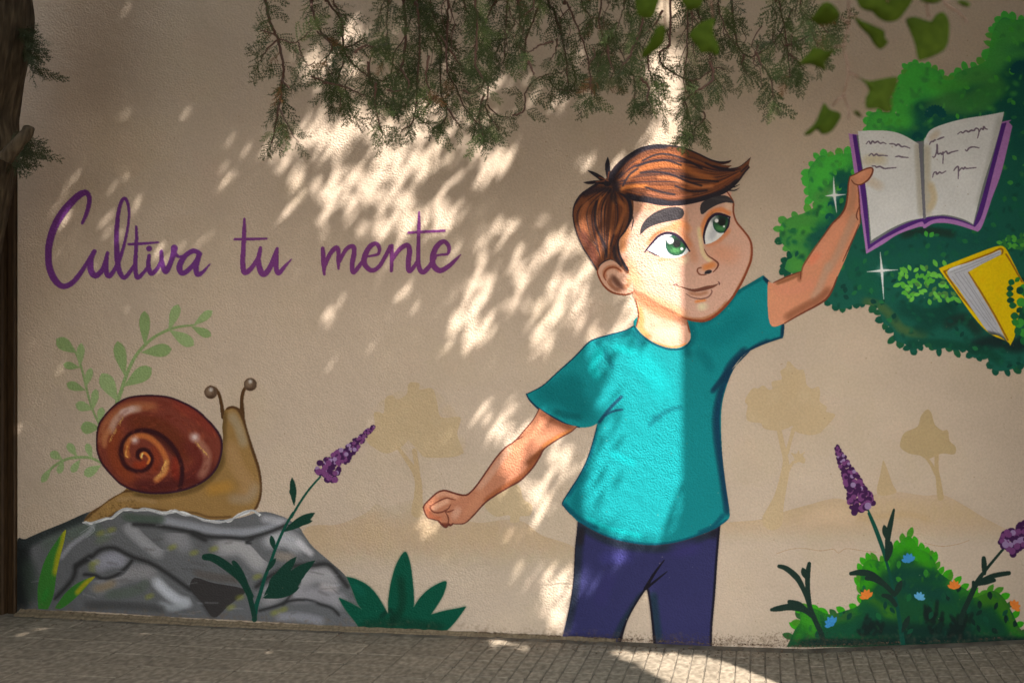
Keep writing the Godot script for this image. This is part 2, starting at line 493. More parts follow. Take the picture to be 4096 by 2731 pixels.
	for i in 160:
		var a := rng.randf() * TAU
		var rr := rng.randf_range(220, 540)
		so([1220 + cos(a) * rr, 690 + sin(a) * rr * 0.8, 1220 + cos(a + 0.12) * rr, 690 + sin(a + 0.12) * rr * 0.8], rng.randf_range(10, 26), col(70, 24, 16) if rng.randf() < 0.5 else col(126, 62, 40), 0.10)
	var edge := sm(pp([870, 280, 960, 242, 1110, 225, 1290, 235, 1430, 280, 1580, 360, 1700, 470, 1780, 570, 1815, 660, 1808, 780, 1765, 900, 1680, 1000, 1560, 1070, 1400, 1120, 1200, 1138, 1020, 1115, 880, 1055, 790, 970, 700, 860, 655, 740, 650, 620, 670, 500, 720, 420, 790, 340, 870, 280]), false)
	softp(edge, 30 * tk, col(40, 16, 24), 0.5, 0.25)
	softp(edge, 16 * tk, col(34, 18, 28), 0.7, 0.25)
	endc()
	gain = 2.75
	sub("painted_snail", "slime_trail", "white streaky slime line along the snail's foot")
	for k in 5:
		var p := []
		for v in [[545, 1395], [600, 1402], [660, 1395], [740, 1362], [800, 1352], [860, 1292], [950, 1278], [1020, 1290], [1090, 1275], [1180, 1292], [1300, 1310], [1370, 1290], [1450, 1312], [1550, 1332], [1650, 1372], [1780, 1392], [1880, 1382], [1940, 1340], [2040, 1300], [2090, 1285], [2155, 1322]]:
			p.append(v[0] + rng.randf_range(-16, 16))
			p.append(v[1] + rng.randf_range(-12, 14))
			p.append(rng.randf_range(5, 17))
		st(p, col(150, 150, 150) if k < 3 else col(118, 118, 120))
	st([560, 1410, 10, 640, 1460, 6, 560, 1540, 4], col(100, 104, 104), false)
	st([640, 1400, 8, 560, 1460, 5, 500, 1500, 4], col(96, 100, 100), false)

func paint_low_plants():
	gain = 2.6
	tl(0, 2048)
	for k in 2:
		part("painted_grass_blade", "tall green grass blade with a yellow tip painted at the far left" if k == 0 else "short green grass blade painted leaning right at the far left")
		var a := [600, 158, 592, 250, 560, 380, 520, 560, 490, 760, 440, 890, 440, 890, 350, 885, 350, 885, 345, 700, 380, 530, 430, 400, 500, 290] if k == 0 else [872, 588, 810, 660, 740, 740, 640, 830, 560, 882, 500, 880, 500, 880, 540, 820, 600, 740, 680, 670, 770, 620]
		var p := sm(pp(a))
		begin(p, col(36, 80, 28))
		if k == 0:
			so([600, 150, 580, 280, 540, 400, 510, 560], 50, col(122, 112, 20), 0.5)
			so([400, 800, 440, 700], 40, col(30, 88, 30), 0.4)
		else:
			so([870, 590, 780, 660, 700, 750], 40, col(128, 112, 20), 0.5)
		endc()
	gain = 1.95
	tl(1024, 2048)
	part("painted_agave", "dark green spiky five-leaved plant painted beside the rock")
	var ag := sm(pp([965, 1066, 900, 990, 850, 930, 800, 860, 765, 795, 775, 788, 870, 830, 972, 888, 972, 888, 930, 830, 880, 700, 832, 590, 832, 590, 900, 605, 1000, 650, 1080, 720, 1150, 820, 1212, 932, 1212, 932, 1215, 800, 1240, 640, 1280, 500, 1330, 400, 1365, 362, 1390, 380, 1420, 480, 1440, 620, 1450, 760, 1450, 868, 1450, 868, 1500, 790, 1580, 710, 1680, 650, 1750, 634, 1732, 730, 1680, 830, 1608, 937, 1608, 937, 1720, 905, 1850, 880, 1922, 865, 1915, 890, 1850, 980, 1790, 1050, 1740, 1094, 1740, 1094, 1400, 1104, 1100, 1080]))
	softp(ag, 9, col(60, 78, 62), 0.12)
	begin(ag, col(3, 58, 43))
	so([1240, 1040, 1340, 860, 1330, 600], 60, col(6, 40, 28), 0.4)
	so([1000, 1040, 1300, 1010, 1500, 1040, 1700, 1060], 80, col(8, 42, 30), 0.4)
	so([900, 660, 1000, 760], 60, col(6, 70, 56), 0.4)
	so([1150, 960, 1240, 900, 1260, 1040], 40, col(4, 36, 26), 0.4)
	endc()

func blossom(ax, ay, bx, by, w0: float, w1: float, n: int):
	for i in n:
		var t := pow(rng.randf(), 1.25) if i > n / 3 else float(i) / (n / 3.0)
		var w := lerpf(w0, w1, pow(t, 0.8))
		if t < 0.08:
			w *= 0.8
		var d := Vector2(bx - ax, by - ay)
		var nn := d.normalized().orthogonal()
		var q := Vector2(ax, ay) + d * t + nn * rng.randf_range(-1, 1) * w * 0.5
		var k := rng.randf()
		var late := float(i) / n
		var c := col(46, 20, 54) if late < 0.55 or k < 0.42 else (col(86, 46, 86) if k < 0.82 else col(112, 92, 124))
		circ(q.x, q.y, lerpf(w0 * 0.105, w1 * 0.5, pow(t, 0.9)) * rng.randf_range(0.75, 1.2), c)

func paint_lavender():
	gain = 2.2
	var s := col(8, 52, 42)
	var l := col(12, 40, 32)
	sub("painted_lavender", "stem", "")
	tl(1024, 1366)
	st([590, 1240, 16, 500, 1340, 18, 420, 1450, 20, 350, 1565, 22, 325, 1610, 22], s)
	lf(350, 1510, 330, 1245, 60, l, 0.3)
	lf(345, 1440, 315, 1345, 40, l, 0.3)
	tl(1024, 2048)
	st([340, 5, 22, 290, 90, 24, 240, 190, 26, 180, 330, 26, 130, 470, 28, 80, 600, 30, 40, 740, 34, 0, 870, 40, -15, 985, 46], s)
	sub("painted_lavender", "leaf")
	for f in [[250, 180, 540, 5, 84], [290, 120, 520, 78, 52], [168, 345, 138, 210, 48], [85, 555, 185, 420, 46], [70, 770, 372, 405, 96], [90, 770, 545, 440, 110], [80, 790, 430, 590, 150], [60, 785, 400, 690, 100], [110, 720, 190, 560, 56], [200, 700, 470, 520, 120]]:
		lf(f[0], f[1], f[2], f[3], f[4], l, 0.2)
	tl(0, 2048)
	st([2300, 770, 60, 2220, 620, 66, 2090, 500, 80, 1960, 420, 72, 1880, 410, 56], l)
	st([2270, 700, 50, 2220, 580, 58, 2170, 490, 50, 2145, 458, 36], l)
	st([2285, 740, 50, 2320, 880, 46, 2340, 980, 44], l)
	sub("painted_lavender", "blossom", "purple dotted blossom spike")
	tl(1024, 1366)
	blossom(610, 1235, 1085, 775, 250, 22, 230)
	gain = 1.95
	tl(2860, 1400, 0.52551)
	sub("painted_lavender_001", "stem")
	st([1155, 1190, 14, 1230, 1350, 15, 1290, 1520, 16, 1300, 1600, 16], s)
	tl(3072, 2048)
	st([925, 10, 18, 1000, 200, 20, 1080, 420, 24, 1130, 600, 26, 1165, 760, 30, 1190, 860, 32, 1220, 1050, 38, 1240, 1205, 50], s)
	sub("painted_lavender_001", "leaf")
	var b := col(20, 36, 30)
	st([1160, -25, 20, 1130, 100, 46, 1105, 230, 50, 1092, 430, 30], b)
	lf(1095, 260, 1068, 112, 56, b, 0.2)
	lf(1095, 460, 1135, 262, 64, b, 0.2)
	st([1160, 750, 44, 1060, 650, 50, 950, 570, 60, 850, 552, 56, 765, 562, 36], b)
	st([1060, 660, 40, 980, 610, 56, 910, 605, 40], b)
	lf(1165, 780, 1232, 620, 58, b, 0.2)
	st([1175, 850, 40, 1120, 780, 50, 1060, 762, 34], b)
	lf(1230, 1110, 1302, 945, 56, b, 0.2)
	sub("painted_lavender_001", "blossom", "purple dotted blossom spike")
	tl(2860, 1400, 0.52551)
	blossom(1140, 1200, 922, 728, 215, 24, 230)
	tl(3072, 2048)
	sub("painted_lavender_002", "stem")
	st([2165, 335, 22, 2010, 520, 28, 1925, 640, 46, 1850, 800, 48, 1790, 930, 46, 1775, 1010, 50], b)
	sub("painted_lavender_002", "leaf")
	st([1985, 420, 38, 1988, 480, 50, 1990, 560, 36], b)
	st([1975, 620, 36, 2080, 580, 46, 2215, 557, 40], b)
	st([1930, 660, 30, 2000, 640, 50, 2080, 622, 36], b)
	st([1890, 640, 30, 1895, 700, 40], b)
	sub("painted_lavender_002", "blossom", "purple dotted blossom cluster cut off at right")
	blossom(2190, 330, 2620, -60, 270, 40, 230)
	sub("painted_weed", "stem")
	st([515, 1200, 50, 490, 1110, 48, 440, 1000, 48, 395, 890, 46, 355, 770, 40, 290, 630, 40, 230, 560, 56, 160, 510, 50, 105, 495, 36], b)
	st([390, 870, 36, 368, 700, 42, 368, 560, 48, 382, 470, 34], b)
	lf(360, 620, 318, 505, 58, b, 0.2)
	st([410, 950, 46, 330, 890, 56, 200, 870, 60, 90, 885, 50, 35, 895, 30], b)
	st([370, 920, 40, 290, 850, 56, 200, 822, 40], b)

func paint_bush():
	gain = 1.95
	tl(3072, 2048)
	sub("painted_bush", "foliage", "")
	var rim := [175, 1235, 250, 1080, 300, 1000, 300, 900, 420, 880, 560, 935, 690, 910, 850, 840, 850, 700, 850, 620, 880, 480, 950, 430, 1060, 450, 1120, 380, 1200, 290, 1300, 220, 1400, 330, 1480, 380, 1530, 440, 1570, 540, 1640, 600, 1720, 650, 1840, 720, 1880, 780, 1960, 760, 2080, 720, 2180, 800, 2260, 950, 2330, 1080, 2440, 1140, 2560, 1240, 2560, 1240, 175, 1235]
	var p := sm(pp(rim))
	var dark := col(16, 60, 34)
	var fringe := []
	for i in range(0, p.size(), 3):
		var v := (p[i] - to) / tk
		if v.y < 1190:
			fringe.append(v)
	for v in fringe:
		var out: Vector2 = (v - Vector2(1230, 1150)).normalized()
		out = (out + Vector2(rng.randf_range(-0.5, 0.5), rng.randf_range(-0.5, 0.1))).normalized()
		var e: Vector2 = v + out * rng.randf_range(55, 95)
		var k := rng.randf()
		lf(v.x - out.x * 40, v.y - out.y * 40, e.x, e.y, rng.randf_range(48, 66), col(42, 122, 16) if k < 0.55 else (col(52, 106, 26) if k < 0.85 else col(34, 72, 34)), 0.0)
	begin(p, dark)
	for v in fringe:
		if v.y < 1150:
			so([lerpf(v.x, 1230.0, 0.06), lerpf(v.y, 1150.0, 0.06)], rng.randf_range(70, 120), col(44, 118, 18), 0.4)
	so([330, 960, 420, 1000, 420, 1120], 90, col(46, 116, 24), 0.5)
	so([920, 480, 980, 560, 900, 680], 100, col(40, 118, 14), 0.55)
	so([1180, 330, 1300, 260, 1400, 400, 1480, 470], 110, col(40, 118, 14), 0.55)
	so([1300, 560, 1400, 540], 110, col(34, 80, 34), 0.5)
	so([1080, 900, 1180, 950], 80, col(44, 92, 24), 0.5)
	so([940, 780, 1000, 860, 1120, 920], 80, col(40, 84, 24), 0.5)
	so([1950, 820, 2080, 780, 2180, 880, 2280, 1050], 110, col(44, 88, 20), 0.5)
	so([620, 960, 760, 940], 70, col(36, 68, 34), 0.5)
	so([1140, 620, 1250, 560, 1500, 580, 1620, 640], 90, col(8, 48, 40), 0.5)
	so([860, 860, 1000, 950, 700, 1100, 500, 1140], 100, col(12, 58, 40), 0.45)
	so([1250, 700, 1500, 740, 1700, 760], 120, col(10, 50, 42), 0.5)
	so([1800, 800, 1950, 950, 2150, 1080], 110, col(12, 50, 36), 0.5)
	so([900, 1080, 1100, 1080, 1500, 1100, 1900, 1100], 120, col(10, 34, 30), 0.5)
	so([400, 1190, 900, 1190, 1400, 1180, 1900, 1160, 2450, 1180], 50, col(10, 34, 30), 0.5)
	for q in [[1500, 880], [950, 1010], [1780, 960], [1560, 980], [900, 1020], [1700, 1060]]:
		for i in 9:
			var a := rng.randf_range(-PI, 0.0)
			var o := Vector2(q[0] + rng.randf_range(-90, 90), q[1] + rng.randf_range(-20, 90))
			so([o.x, o.y + 40, o.x + cos(a) * 40, o.y + sin(a) * 60], 30, col(14, 26, 24), 0.5)
	for i in 150:
		var o := Vector2(rng.randf_range(300, 2350), rng.randf_range(300, 1150))
		var k := rng.randf()
		var c := col(46, 104, 20, 0.9) if o.y < 640 and k < 0.5 else (col(14, 60, 44) if k < 0.75 else col(28, 74, 36))
		var a := rng.randf_range(-2.4, -0.7)
		so([o.x, o.y, o.x + cos(a) * 40, o.y + sin(a) * 40], rng.randf_range(16, 26), c, 0.22)
	for i in 110:
		var o := Vector2(rng.randf_range(280, 2380), rng.randf_range(260, 1180))
		var a := rng.randf_range(-2.5, -0.6)
		var hi := clampf((900.0 - o.y) / 600.0, 0.0, 1.0)
		var k := rng.randf()
		var cc := col(40, 112, 22) if k < hi * 0.8 else (col(18, 74, 40) if k < 0.6 else col(10, 46, 36))
		if hi > 0.35 and k >= hi * 0.8:
			cc = col(34, 96, 30)
		if absf(o.x - 1850) < 450 and o.y > 700 or o.y > 1000:
			cc = col(14, 58, 40) if k < 0.5 else col(12, 34, 28)
		lf(o.x, o.y, o.x + cos(a) * 70, o.y + sin(a) * 80, rng.randf_range(34, 52), cc, 0.0)
	so([300, 1200, 900, 1195, 1500, 1190, 2400, 1190], 46, col(12, 32, 28), 0.4)
	endc()
	for f in [[1295, 425, 0, 1.0, -0.2], [590, 1005, 0, 1.05, -0.6], [1392, 770, 2, 0.85, 0.3], [910, 758, 1, 1.0, -0.3], [1712, 670, 1, 0.95, 0.0], [2262, 852, 1, 0.95, 0.7]]:
		var names := ["blue five-petalled flower dab on the bush", "orange five-petalled flower dab on the bush", "pale blue flower dab on the bush"]
		sub("painted_bush", "flower", names[f[2]])
		var cc: Color = [col(44, 104, 150), col(176, 98, 38), col(74, 130, 165)][f[2]]
		for i in 5:
			var a: float = f[4] - PI / 2 + (i - 2) * 0.62
			lf(f[0], f[1] + 30, f[0] + cos(a) * 68 * f[3], f[1] + 20 + sin(a) * 78 * f[3], 36 * f[3], cc, 0.1)
		circ(f[0], f[1] + 18, 22 * f[3], cc)
	id_now = 0

func paint_tree_bush():
	gain = 2.15
	part("painted_foliage", "large green leafy bush painted behind the two books")
	var p := pt(3072, 0, [3200, 100, 2650, 130, 2450, 150, 2350, 175, 2250, 180, 2170, 160, 2110, 210, 2080, 270, 2060, 330, 2040, 420, 2030, 500, 1990, 570, 1900, 610, 1800, 640, 1730, 680, 1700, 730, 1620, 730, 1580, 660, 1500, 620, 1430, 610, 1360, 580, 1300, 600, 1280, 650, 1240, 700, 1230, 770, 1190, 820, 1160, 900, 1160, 970, 1210, 1040, 1120, 1030, 970, 1030, 925, 1090, 910, 1190, 1000, 1300])
	p.append_array(pt(3072, 400, [900, 420, 760, 490, 660, 490, 560, 520, 490, 510, 420, 575, 370, 660, 380, 740, 370, 800, 380, 890, 440, 960, 350, 1030, 190, 1085, 115, 1160, 115, 1290, 190, 1370, 225, 1440, 180, 1470, 160, 1530]))
	p.append_array(pt(3072, 950, [160, 290, 230, 330, 400, 400, 560, 590, 640, 640, 720, 650, 800, 610, 870, 610, 1000, 640, 1040, 720, 1070, 790, 1150, 840, 1165, 940, 1260, 975, 1330, 1050, 1400, 1000, 1490, 965, 1530, 1030, 1650, 1010, 1730, 1040, 1810, 1020, 1900, 1105, 2000, 1070, 2045, 1170, 2110, 1225, 2250, 1205, 2310, 1165, 2420, 1140, 2700, 1080, 3200, 900, 3300, 0, 3300, -1000]))
	p = sm(p)
	var mid := Vector2(3790, 900)
	for i in range(0, p.size(), 4):
		var v := p[i]
		var q := p[(i + 2) % p.size()]
		var nn := (q - v).normalized().orthogonal()
		if nn.dot(v - mid) < 0:
			nn = -nn
		if v.x > 4470:
			continue
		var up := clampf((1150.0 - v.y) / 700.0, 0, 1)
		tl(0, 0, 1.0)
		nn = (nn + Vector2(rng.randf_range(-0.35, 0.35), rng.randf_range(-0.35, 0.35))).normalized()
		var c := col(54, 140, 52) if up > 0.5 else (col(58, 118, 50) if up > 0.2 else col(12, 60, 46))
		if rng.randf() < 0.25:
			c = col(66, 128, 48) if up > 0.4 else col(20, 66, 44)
		var e := v + nn * rng.randf_range(12, 34)
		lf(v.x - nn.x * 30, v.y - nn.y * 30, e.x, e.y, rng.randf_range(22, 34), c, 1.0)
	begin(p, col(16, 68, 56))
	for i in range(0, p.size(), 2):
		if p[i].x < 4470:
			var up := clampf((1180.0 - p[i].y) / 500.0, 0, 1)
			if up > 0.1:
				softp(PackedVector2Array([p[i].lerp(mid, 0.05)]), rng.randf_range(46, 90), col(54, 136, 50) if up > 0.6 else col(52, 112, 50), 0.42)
	tl(3072, 0)
	so([1250, 700, 1400, 680, 1500, 760, 1600, 830, 1350, 850, 1250, 950], 130, col(54, 142, 52), 0.55)
	so([1800, 720, 2000, 700, 2100, 820, 1900, 900], 140, col(54, 110, 52), 0.5)
	so([2150, 250, 2250, 300, 2400, 250, 2150, 450, 2100, 600, 2350, 500], 130, col(54, 122, 54), 0.55)
	so([1650, 900, 1800, 980, 2000, 920, 1500, 980], 130, col(54, 104, 52), 0.45)
	so([1000, 1100, 1150, 1100, 1300, 1130], 90, col(54, 138, 50), 0.55)
	so([1500, 780, 1700, 800, 1850, 760], 60, col(56, 126, 48), 0.35)
	so([2250, 640, 2400, 600], 130, col(10, 58, 56), 0.55)
	so([2200, 1000, 2300, 1150, 2350, 1350, 2450, 900], 120, col(12, 62, 54), 0.6)
	tl(3072, 400)
	so([560, 560, 700, 560, 480, 640, 560, 700, 440, 800], 90, col(56, 142, 50), 0.6)
	so([460, 900, 560, 850, 640, 800], 90, col(56, 110, 52), 0.55)
	so([160, 1180, 300, 1100, 420, 1040, 260, 1280], 110, col(54, 114, 48), 0.55)
	so([300, 1200, 420, 1180], 60, col(54, 122, 44), 0.5)
	so([200, 1400, 300, 1450, 250, 1560], 90, col(54, 112, 46), 0.55)
	so([640, 930, 720, 780, 590, 970], 60, col(12, 66, 60), 0.5)
	so([580, 1080, 640, 1130], 60, col(12, 66, 60), 0.5)
	so([1000, 1360, 1400, 1280, 1800, 1320, 2100, 1200], 130, col(14, 62, 54), 0.5)
	so([1250, 1240, 1450, 1200, 1700, 1230], 60, col(22, 40, 34), 0.6)
	tl(3072, 950)
	so([800, 250, 900, 420, 1000, 480], 120, col(14, 70, 52), 0.5)
	so([900, 590, 1050, 640, 1150, 740, 1250, 850, 1450, 890], 70, col(62, 78, 42), 0.4)
	so([1250, 650, 1500, 720, 1700, 640, 1400, 850], 110, col(10, 50, 42), 0.5)
	so([1650, 800, 1800, 740, 1950, 880], 80, col(20, 36, 32), 0.5)
	so([1900, 1000, 2100, 950, 2300, 1000, 2400, 900], 100, col(16, 30, 30), 0.6)
	so([1300, 980, 1600, 980, 2000, 1050, 2150, 1150], 70, col(10, 52, 40), 0.5)
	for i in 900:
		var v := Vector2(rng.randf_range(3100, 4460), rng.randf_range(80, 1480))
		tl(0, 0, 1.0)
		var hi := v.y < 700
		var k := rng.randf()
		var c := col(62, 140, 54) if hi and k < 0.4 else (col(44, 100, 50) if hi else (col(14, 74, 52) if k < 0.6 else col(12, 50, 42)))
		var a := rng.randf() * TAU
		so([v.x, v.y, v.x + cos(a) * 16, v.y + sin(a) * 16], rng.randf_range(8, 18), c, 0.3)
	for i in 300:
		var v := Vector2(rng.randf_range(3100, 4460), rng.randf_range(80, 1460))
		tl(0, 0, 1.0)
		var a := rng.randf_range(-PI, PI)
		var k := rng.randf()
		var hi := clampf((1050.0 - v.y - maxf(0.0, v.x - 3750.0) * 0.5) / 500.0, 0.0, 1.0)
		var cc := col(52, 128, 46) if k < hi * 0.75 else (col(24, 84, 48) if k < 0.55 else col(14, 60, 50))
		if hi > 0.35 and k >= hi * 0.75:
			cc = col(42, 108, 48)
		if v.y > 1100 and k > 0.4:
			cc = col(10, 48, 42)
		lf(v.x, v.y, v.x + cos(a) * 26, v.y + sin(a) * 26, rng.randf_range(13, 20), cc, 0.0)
	tl(3072, 0)
	so([1700, 900, 1850, 960, 2000, 900, 2200, 760], 130, col(40, 100, 48), 0.3)
	so([2200, 1000, 2300, 1150, 2350, 1350], 120, col(14, 64, 56), 0.35)
	for g in [[3072, 400, 1540, 150, 11, col(8, 60, 60), 110.0], [3072, 400, 1380, 350, 8, col(8, 58, 56), 60.0], [3072, 0, 2330, 660, 12, col(8, 56, 58), 110.0], [3072, 400, 690, 800, 5, col(10, 62, 60), 40.0], [3072, 400, 580, 960, 4, col(10, 62, 60), 30.0], [3072, 400, 570, 1080, 6, col(10, 62, 60), 45.0], [3072, 400, 560, 1180, 4, col(10, 62, 60), 30.0]]:
		tl(g[0], g[1])
		for i in g[4]:
			var a: float = PI + PI * (i + 0.5) / g[4]
			lf(g[2] + cos(a) * g[6] * 0.2, g[3] + sin(a) * g[6] * 0.2, g[2] + cos(a) * g[6], g[3] + sin(a) * g[6], 44, g[5], 0.0)
	tl(3072, 950)
	for i in 90:
		var o := Vector2(rng.randf_range(1200, 1740), rng.randf_range(260, 590))
		if absf(o.y - lerpf(400, 480, (o.x - 1200) / 540.0)) > 150 - absf(o.x - 1450) * 0.2:
			continue
		var a := rng.randf_range(0, TAU)
		lf(o.x, o.y, o.x + cos(a) * 62, o.y + sin(a) * 62, 36, [col(66, 136, 46), col(84, 150, 56), col(60, 104, 52)][rng.randi() % 3], 0.0)
	for f in [[1560, 270, 1520, 200], [1640, 270, 1610, 205], [1450, 310, 1400, 250], [1290, 330, 1230, 275], [1300, 520, 1290, 560], [1480, 560, 1495, 620], [1560, 560, 1600, 590], [1700, 540, 1780, 600], [1230, 420, 1150, 450], [1650, 540, 1660, 600]]:
		lf(f[0], f[1], f[2], f[3], 40, col(74, 140, 52), 0.0)
	for i in 34:
		var o := Vector2(rng.randf_range(2150, 2450), rng.randf_range(-10, 110))
		var a := rng.randf_range(0, TAU)
		lf(o.x, o.y, o.x + cos(a) * 60, o.y + sin(a) * 60, 36, [col(60, 128, 46), col(34, 92, 44)][rng.randi() % 2], 0.0)
	endc()

func paint_arm_right():
	gain = 1.95
	sub("painted_boy", "raised_arm")
	var p := pt(3072, 400, [950, 620, 890, 636, 800, 682, 755, 700, 755, 700, 742, 770, 735, 870, 715, 980, 670, 1060, 590, 1140, 520, 1240, 430, 1370, 340, 1480, 312, 1565])
	p.append_array(pt(3072, 950, [310, 310, 180, 358, 50, 415, 0, 430, 20, 790, 155, 786, 300, 700, 450, 622, 540, 560, 592, 480, 650, 340, 700, 230, 752, 100, 775, 30]))
	p.append_array(pt(3072, 400, [800, 1240, 850, 1130, 845, 1040, 838, 950, 832, 870, 822, 775, 822, 775, 850, 775, 905, 745, 945, 700, 966, 650]))
	p = sm(p)
	begin(p, col(168, 113, 86))
	var ln_c := col(92, 48, 34)
	tl(3072, 400)
	so([830, 690, 900, 660], 50, col(176, 122, 96), 0.5)
	so([780, 720, 790, 800, 780, 900, 760, 1020], 50, col(150, 106, 82), 0.5)
	so([700, 1130, 560, 1330, 430, 1480], 90, col(176, 118, 92), 0.5)
	so([800, 1060, 740, 1200, 640, 1420, 560, 1560], 60, col(150, 118, 98), 0.45)
	so([460, 1420, 380, 1500], 60, col(182, 104, 78), 0.4)
	tl(3072, 950)
	so([560, 250, 480, 450, 420, 560], 60, col(150, 122, 104), 0.4)
	so([120, 480, 260, 480, 400, 420], 80, col(172, 112, 90), 0.4)
	so([180, 730, 330, 640, 480, 560, 560, 480], 60, col(112, 68, 48), 0.45)
	so([300, 320, 290, 400], 34, col(120, 72, 50), 0.5)
	so([90, 420, 200, 380, 300, 330], 26, col(112, 70, 46), 0.5)
	endc()
	tl(3072, 950)
	ln([55, 413, 180, 357, 305, 311], 14, ln_c)
	ln([155, 786, 300, 702, 450, 622, 540, 560, 592, 480, 640, 360], 18, ln_c)
	ln([312, 310, 330, 250, 400, 140, 470, 40], 16, col(100, 66, 44))
	ln([305, 320, 300, 380], 12, ln_c)
	tl(3072, 400)
	ln([470, 1303, 520, 1236, 590, 1138, 668, 1060, 714, 980, 734, 870, 741, 770, 756, 702], 16, ln_c)
	ln([756, 702, 800, 682, 890, 636, 952, 622, 966, 650, 945, 702, 905, 747, 850, 777, 800, 770, 770, 735], 15, ln_c)
	ln([828, 780, 838, 870, 842, 950, 848, 1040, 850, 1130], 13, ln_c)
	ln([838, 980, 815, 1060, 830, 1100], 12, ln_c)
	ln([840, 1140, 790, 1260, 740, 1370, 690, 1480], 12, ln_c)

func paint_books():
	gain = 2.3
	tl(3072, 400)
	gain = 1.85
	sub("painted_open_book", "cover", "purple cover edge")
	var cv := sm(pp([745, 315, 745, 315, 805, 312, 1400, 380, 2170, 195, 2215, 205, 2248, 240, 2248, 240, 2150, 655, 2060, 905, 1975, 1150, 1930, 1208, 1930, 1208, 1750, 1150, 1620, 1128, 1520, 1135, 1440, 1178, 1400, 1162, 1200, 1232, 1060, 1322, 905, 1412, 905, 1412, 860, 1080, 800, 700]))
	begin(cv, col(142, 98, 152))
	for i in 50:
		so([rng.randf_range(740, 2240), rng.randf_range(250, 1400)], 24, col(160, 116, 168), 0.2)
	endc()
	var cd := sm(pp([778, 315, 778, 315, 850, 800, 922, 1372, 922, 1372, 1060, 1278, 1250, 1182, 1410, 1117, 1440, 1140, 1500, 1106, 1600, 1088, 1750, 1108, 1905, 1165, 1905, 1165, 1975, 1040, 2090, 600, 2195, 205, 2195, 205, 1400, 380]), true)
	begin(cd, col(66, 32, 102))
	for i in 60:
		so([rng.randf_range(780, 2190), rng.randf_range(250, 1370)], 20, col(80, 44, 116), 0.25)
	endc()
	gain = 2.3
	sub("painted_open_book", "page", "grey page edges")
	fl([815, 320, 815, 320, 870, 640, 905, 840, 940, 1325, 940, 1325, 1100, 1222, 1250, 1142, 1420, 1082, 1500, 1072, 1640, 1068, 1800, 1110, 1890, 1152, 1890, 1152, 1960, 930, 2060, 560, 2172, 125, 2172, 125, 1400, 380], col(84, 88, 88))
	for k in 2:
		sub("painted_open_book", "page", "left page with scribbled lines" if k == 0 else "right page with scribbled words")
		var a := [828, 285, 828, 285, 1000, 277, 1150, 290, 1260, 328, 1392, 405, 1392, 405, 1405, 700, 1428, 1085, 1428, 1085, 1300, 1108, 1150, 1170, 1000, 1258, 950, 1292, 950, 1292, 925, 1000, 885, 700, 850, 480] if k == 0 else [1435, 400, 1452, 340, 1500, 272, 1620, 220, 1800, 172, 2000, 140, 2172, 108, 2172, 108, 2130, 285, 2060, 520, 1975, 790, 1888, 1140, 1888, 1140, 1800, 1095, 1640, 1055, 1500, 1065, 1445, 1082, 1445, 1082, 1440, 700]
		begin(sm(pp(a)), col(160, 160, 160))
		if k == 0:
			so([1385, 420, 1400, 700, 1420, 1060], 60, col(132, 128, 118), 0.5)
			so([900, 560, 1000, 540, 1080, 560], 80, col(150, 140, 116), 0.4)
			so([930, 740, 1050, 800], 70, col(150, 136, 120), 0.35)
			so([1100, 960, 1250, 900], 160, col(170, 170, 172), 0.3)
			so([1180, 420, 1250, 560], 120, col(168, 168, 168), 0.3)
		else:
			so([1460, 440, 1460, 700, 1470, 1050], 60, col(138, 132, 118), 0.5)
			so([1500, 780, 1530, 900, 1490, 1000], 50, col(150, 136, 108), 0.5)
			so([1780, 500, 1800, 760], 160, col(168, 168, 170), 0.3)
			so([2140, 180, 2050, 560, 1940, 960], 60, col(138, 138, 136), 0.5)
			so([1560, 300, 1500, 360], 50, col(150, 138, 124), 0.4)
		for i in 60:
			so([rng.randf_range(830, 2150), rng.randf_range(280, 1250)], 30, col(146, 146, 146) if i % 2 else col(172, 172, 172), 0.12)
		endc()
	sub("painted_open_book", "spine", "")
	st([1403, 402, 34, 1412, 560, 30, 1424, 760, 30, 1440, 1080, 26], col(84, 84, 92))
	sub("painted_open_book", "written_word", "")
	var ink := col(80, 70, 82)
	for l in [[905, 402, 930, 378, 945, 402, 962, 378, 985, 392, 1010, 380, 1035, 398, 1060, 390, 1088, 402], [1120, 402, 1160, 404, 1180, 418, 1200, 405, 1230, 428, 1260, 425, 1305, 442], [930, 512, 955, 492, 975, 510, 998, 496, 1020, 510, 1050, 508, 1100, 512], [1172, 522, 1205, 516, 1235, 524, 1290, 528], [958, 606, 985, 606, 1000, 618, 1030, 610, 1070, 628, 1110, 626, 1178, 620], [1486, 408, 1500, 384, 1520, 380, 1535, 366, 1545, 370], [1558, 364, 1590, 350, 1618, 340], [1745, 312, 1775, 292, 1792, 302, 1820, 282, 1845, 292, 1870, 278, 1895, 280, 1912, 260, 1935, 268, 1940, 300, 1928, 348], [1940, 300, 1960, 262, 1980, 270, 1985, 244, 2000, 262, 2018, 268], [1515, 522, 1535, 520, 1552, 470, 1556, 408, 1562, 490, 1590, 488, 1602, 500, 1612, 480, 1610, 582], [1612, 492, 1640, 470, 1655, 492, 1690, 478, 1748, 464], [1815, 456, 1830, 466, 1852, 440, 1890, 430, 1942, 440], [1515, 708, 1525, 672, 1545, 660, 1555, 680, 1580, 662, 1600, 672, 1636, 652], [1710, 648, 1730, 620, 1752, 618, 1750, 722], [1752, 660, 1780, 625, 1800, 632, 1812, 618, 1830, 628, 1915, 620]]:
		ln(l, 15, ink, true)
	tl(3072, 950)
	gain = 1.95
	sub("painted_closed_book", "cover", "yellow cover")
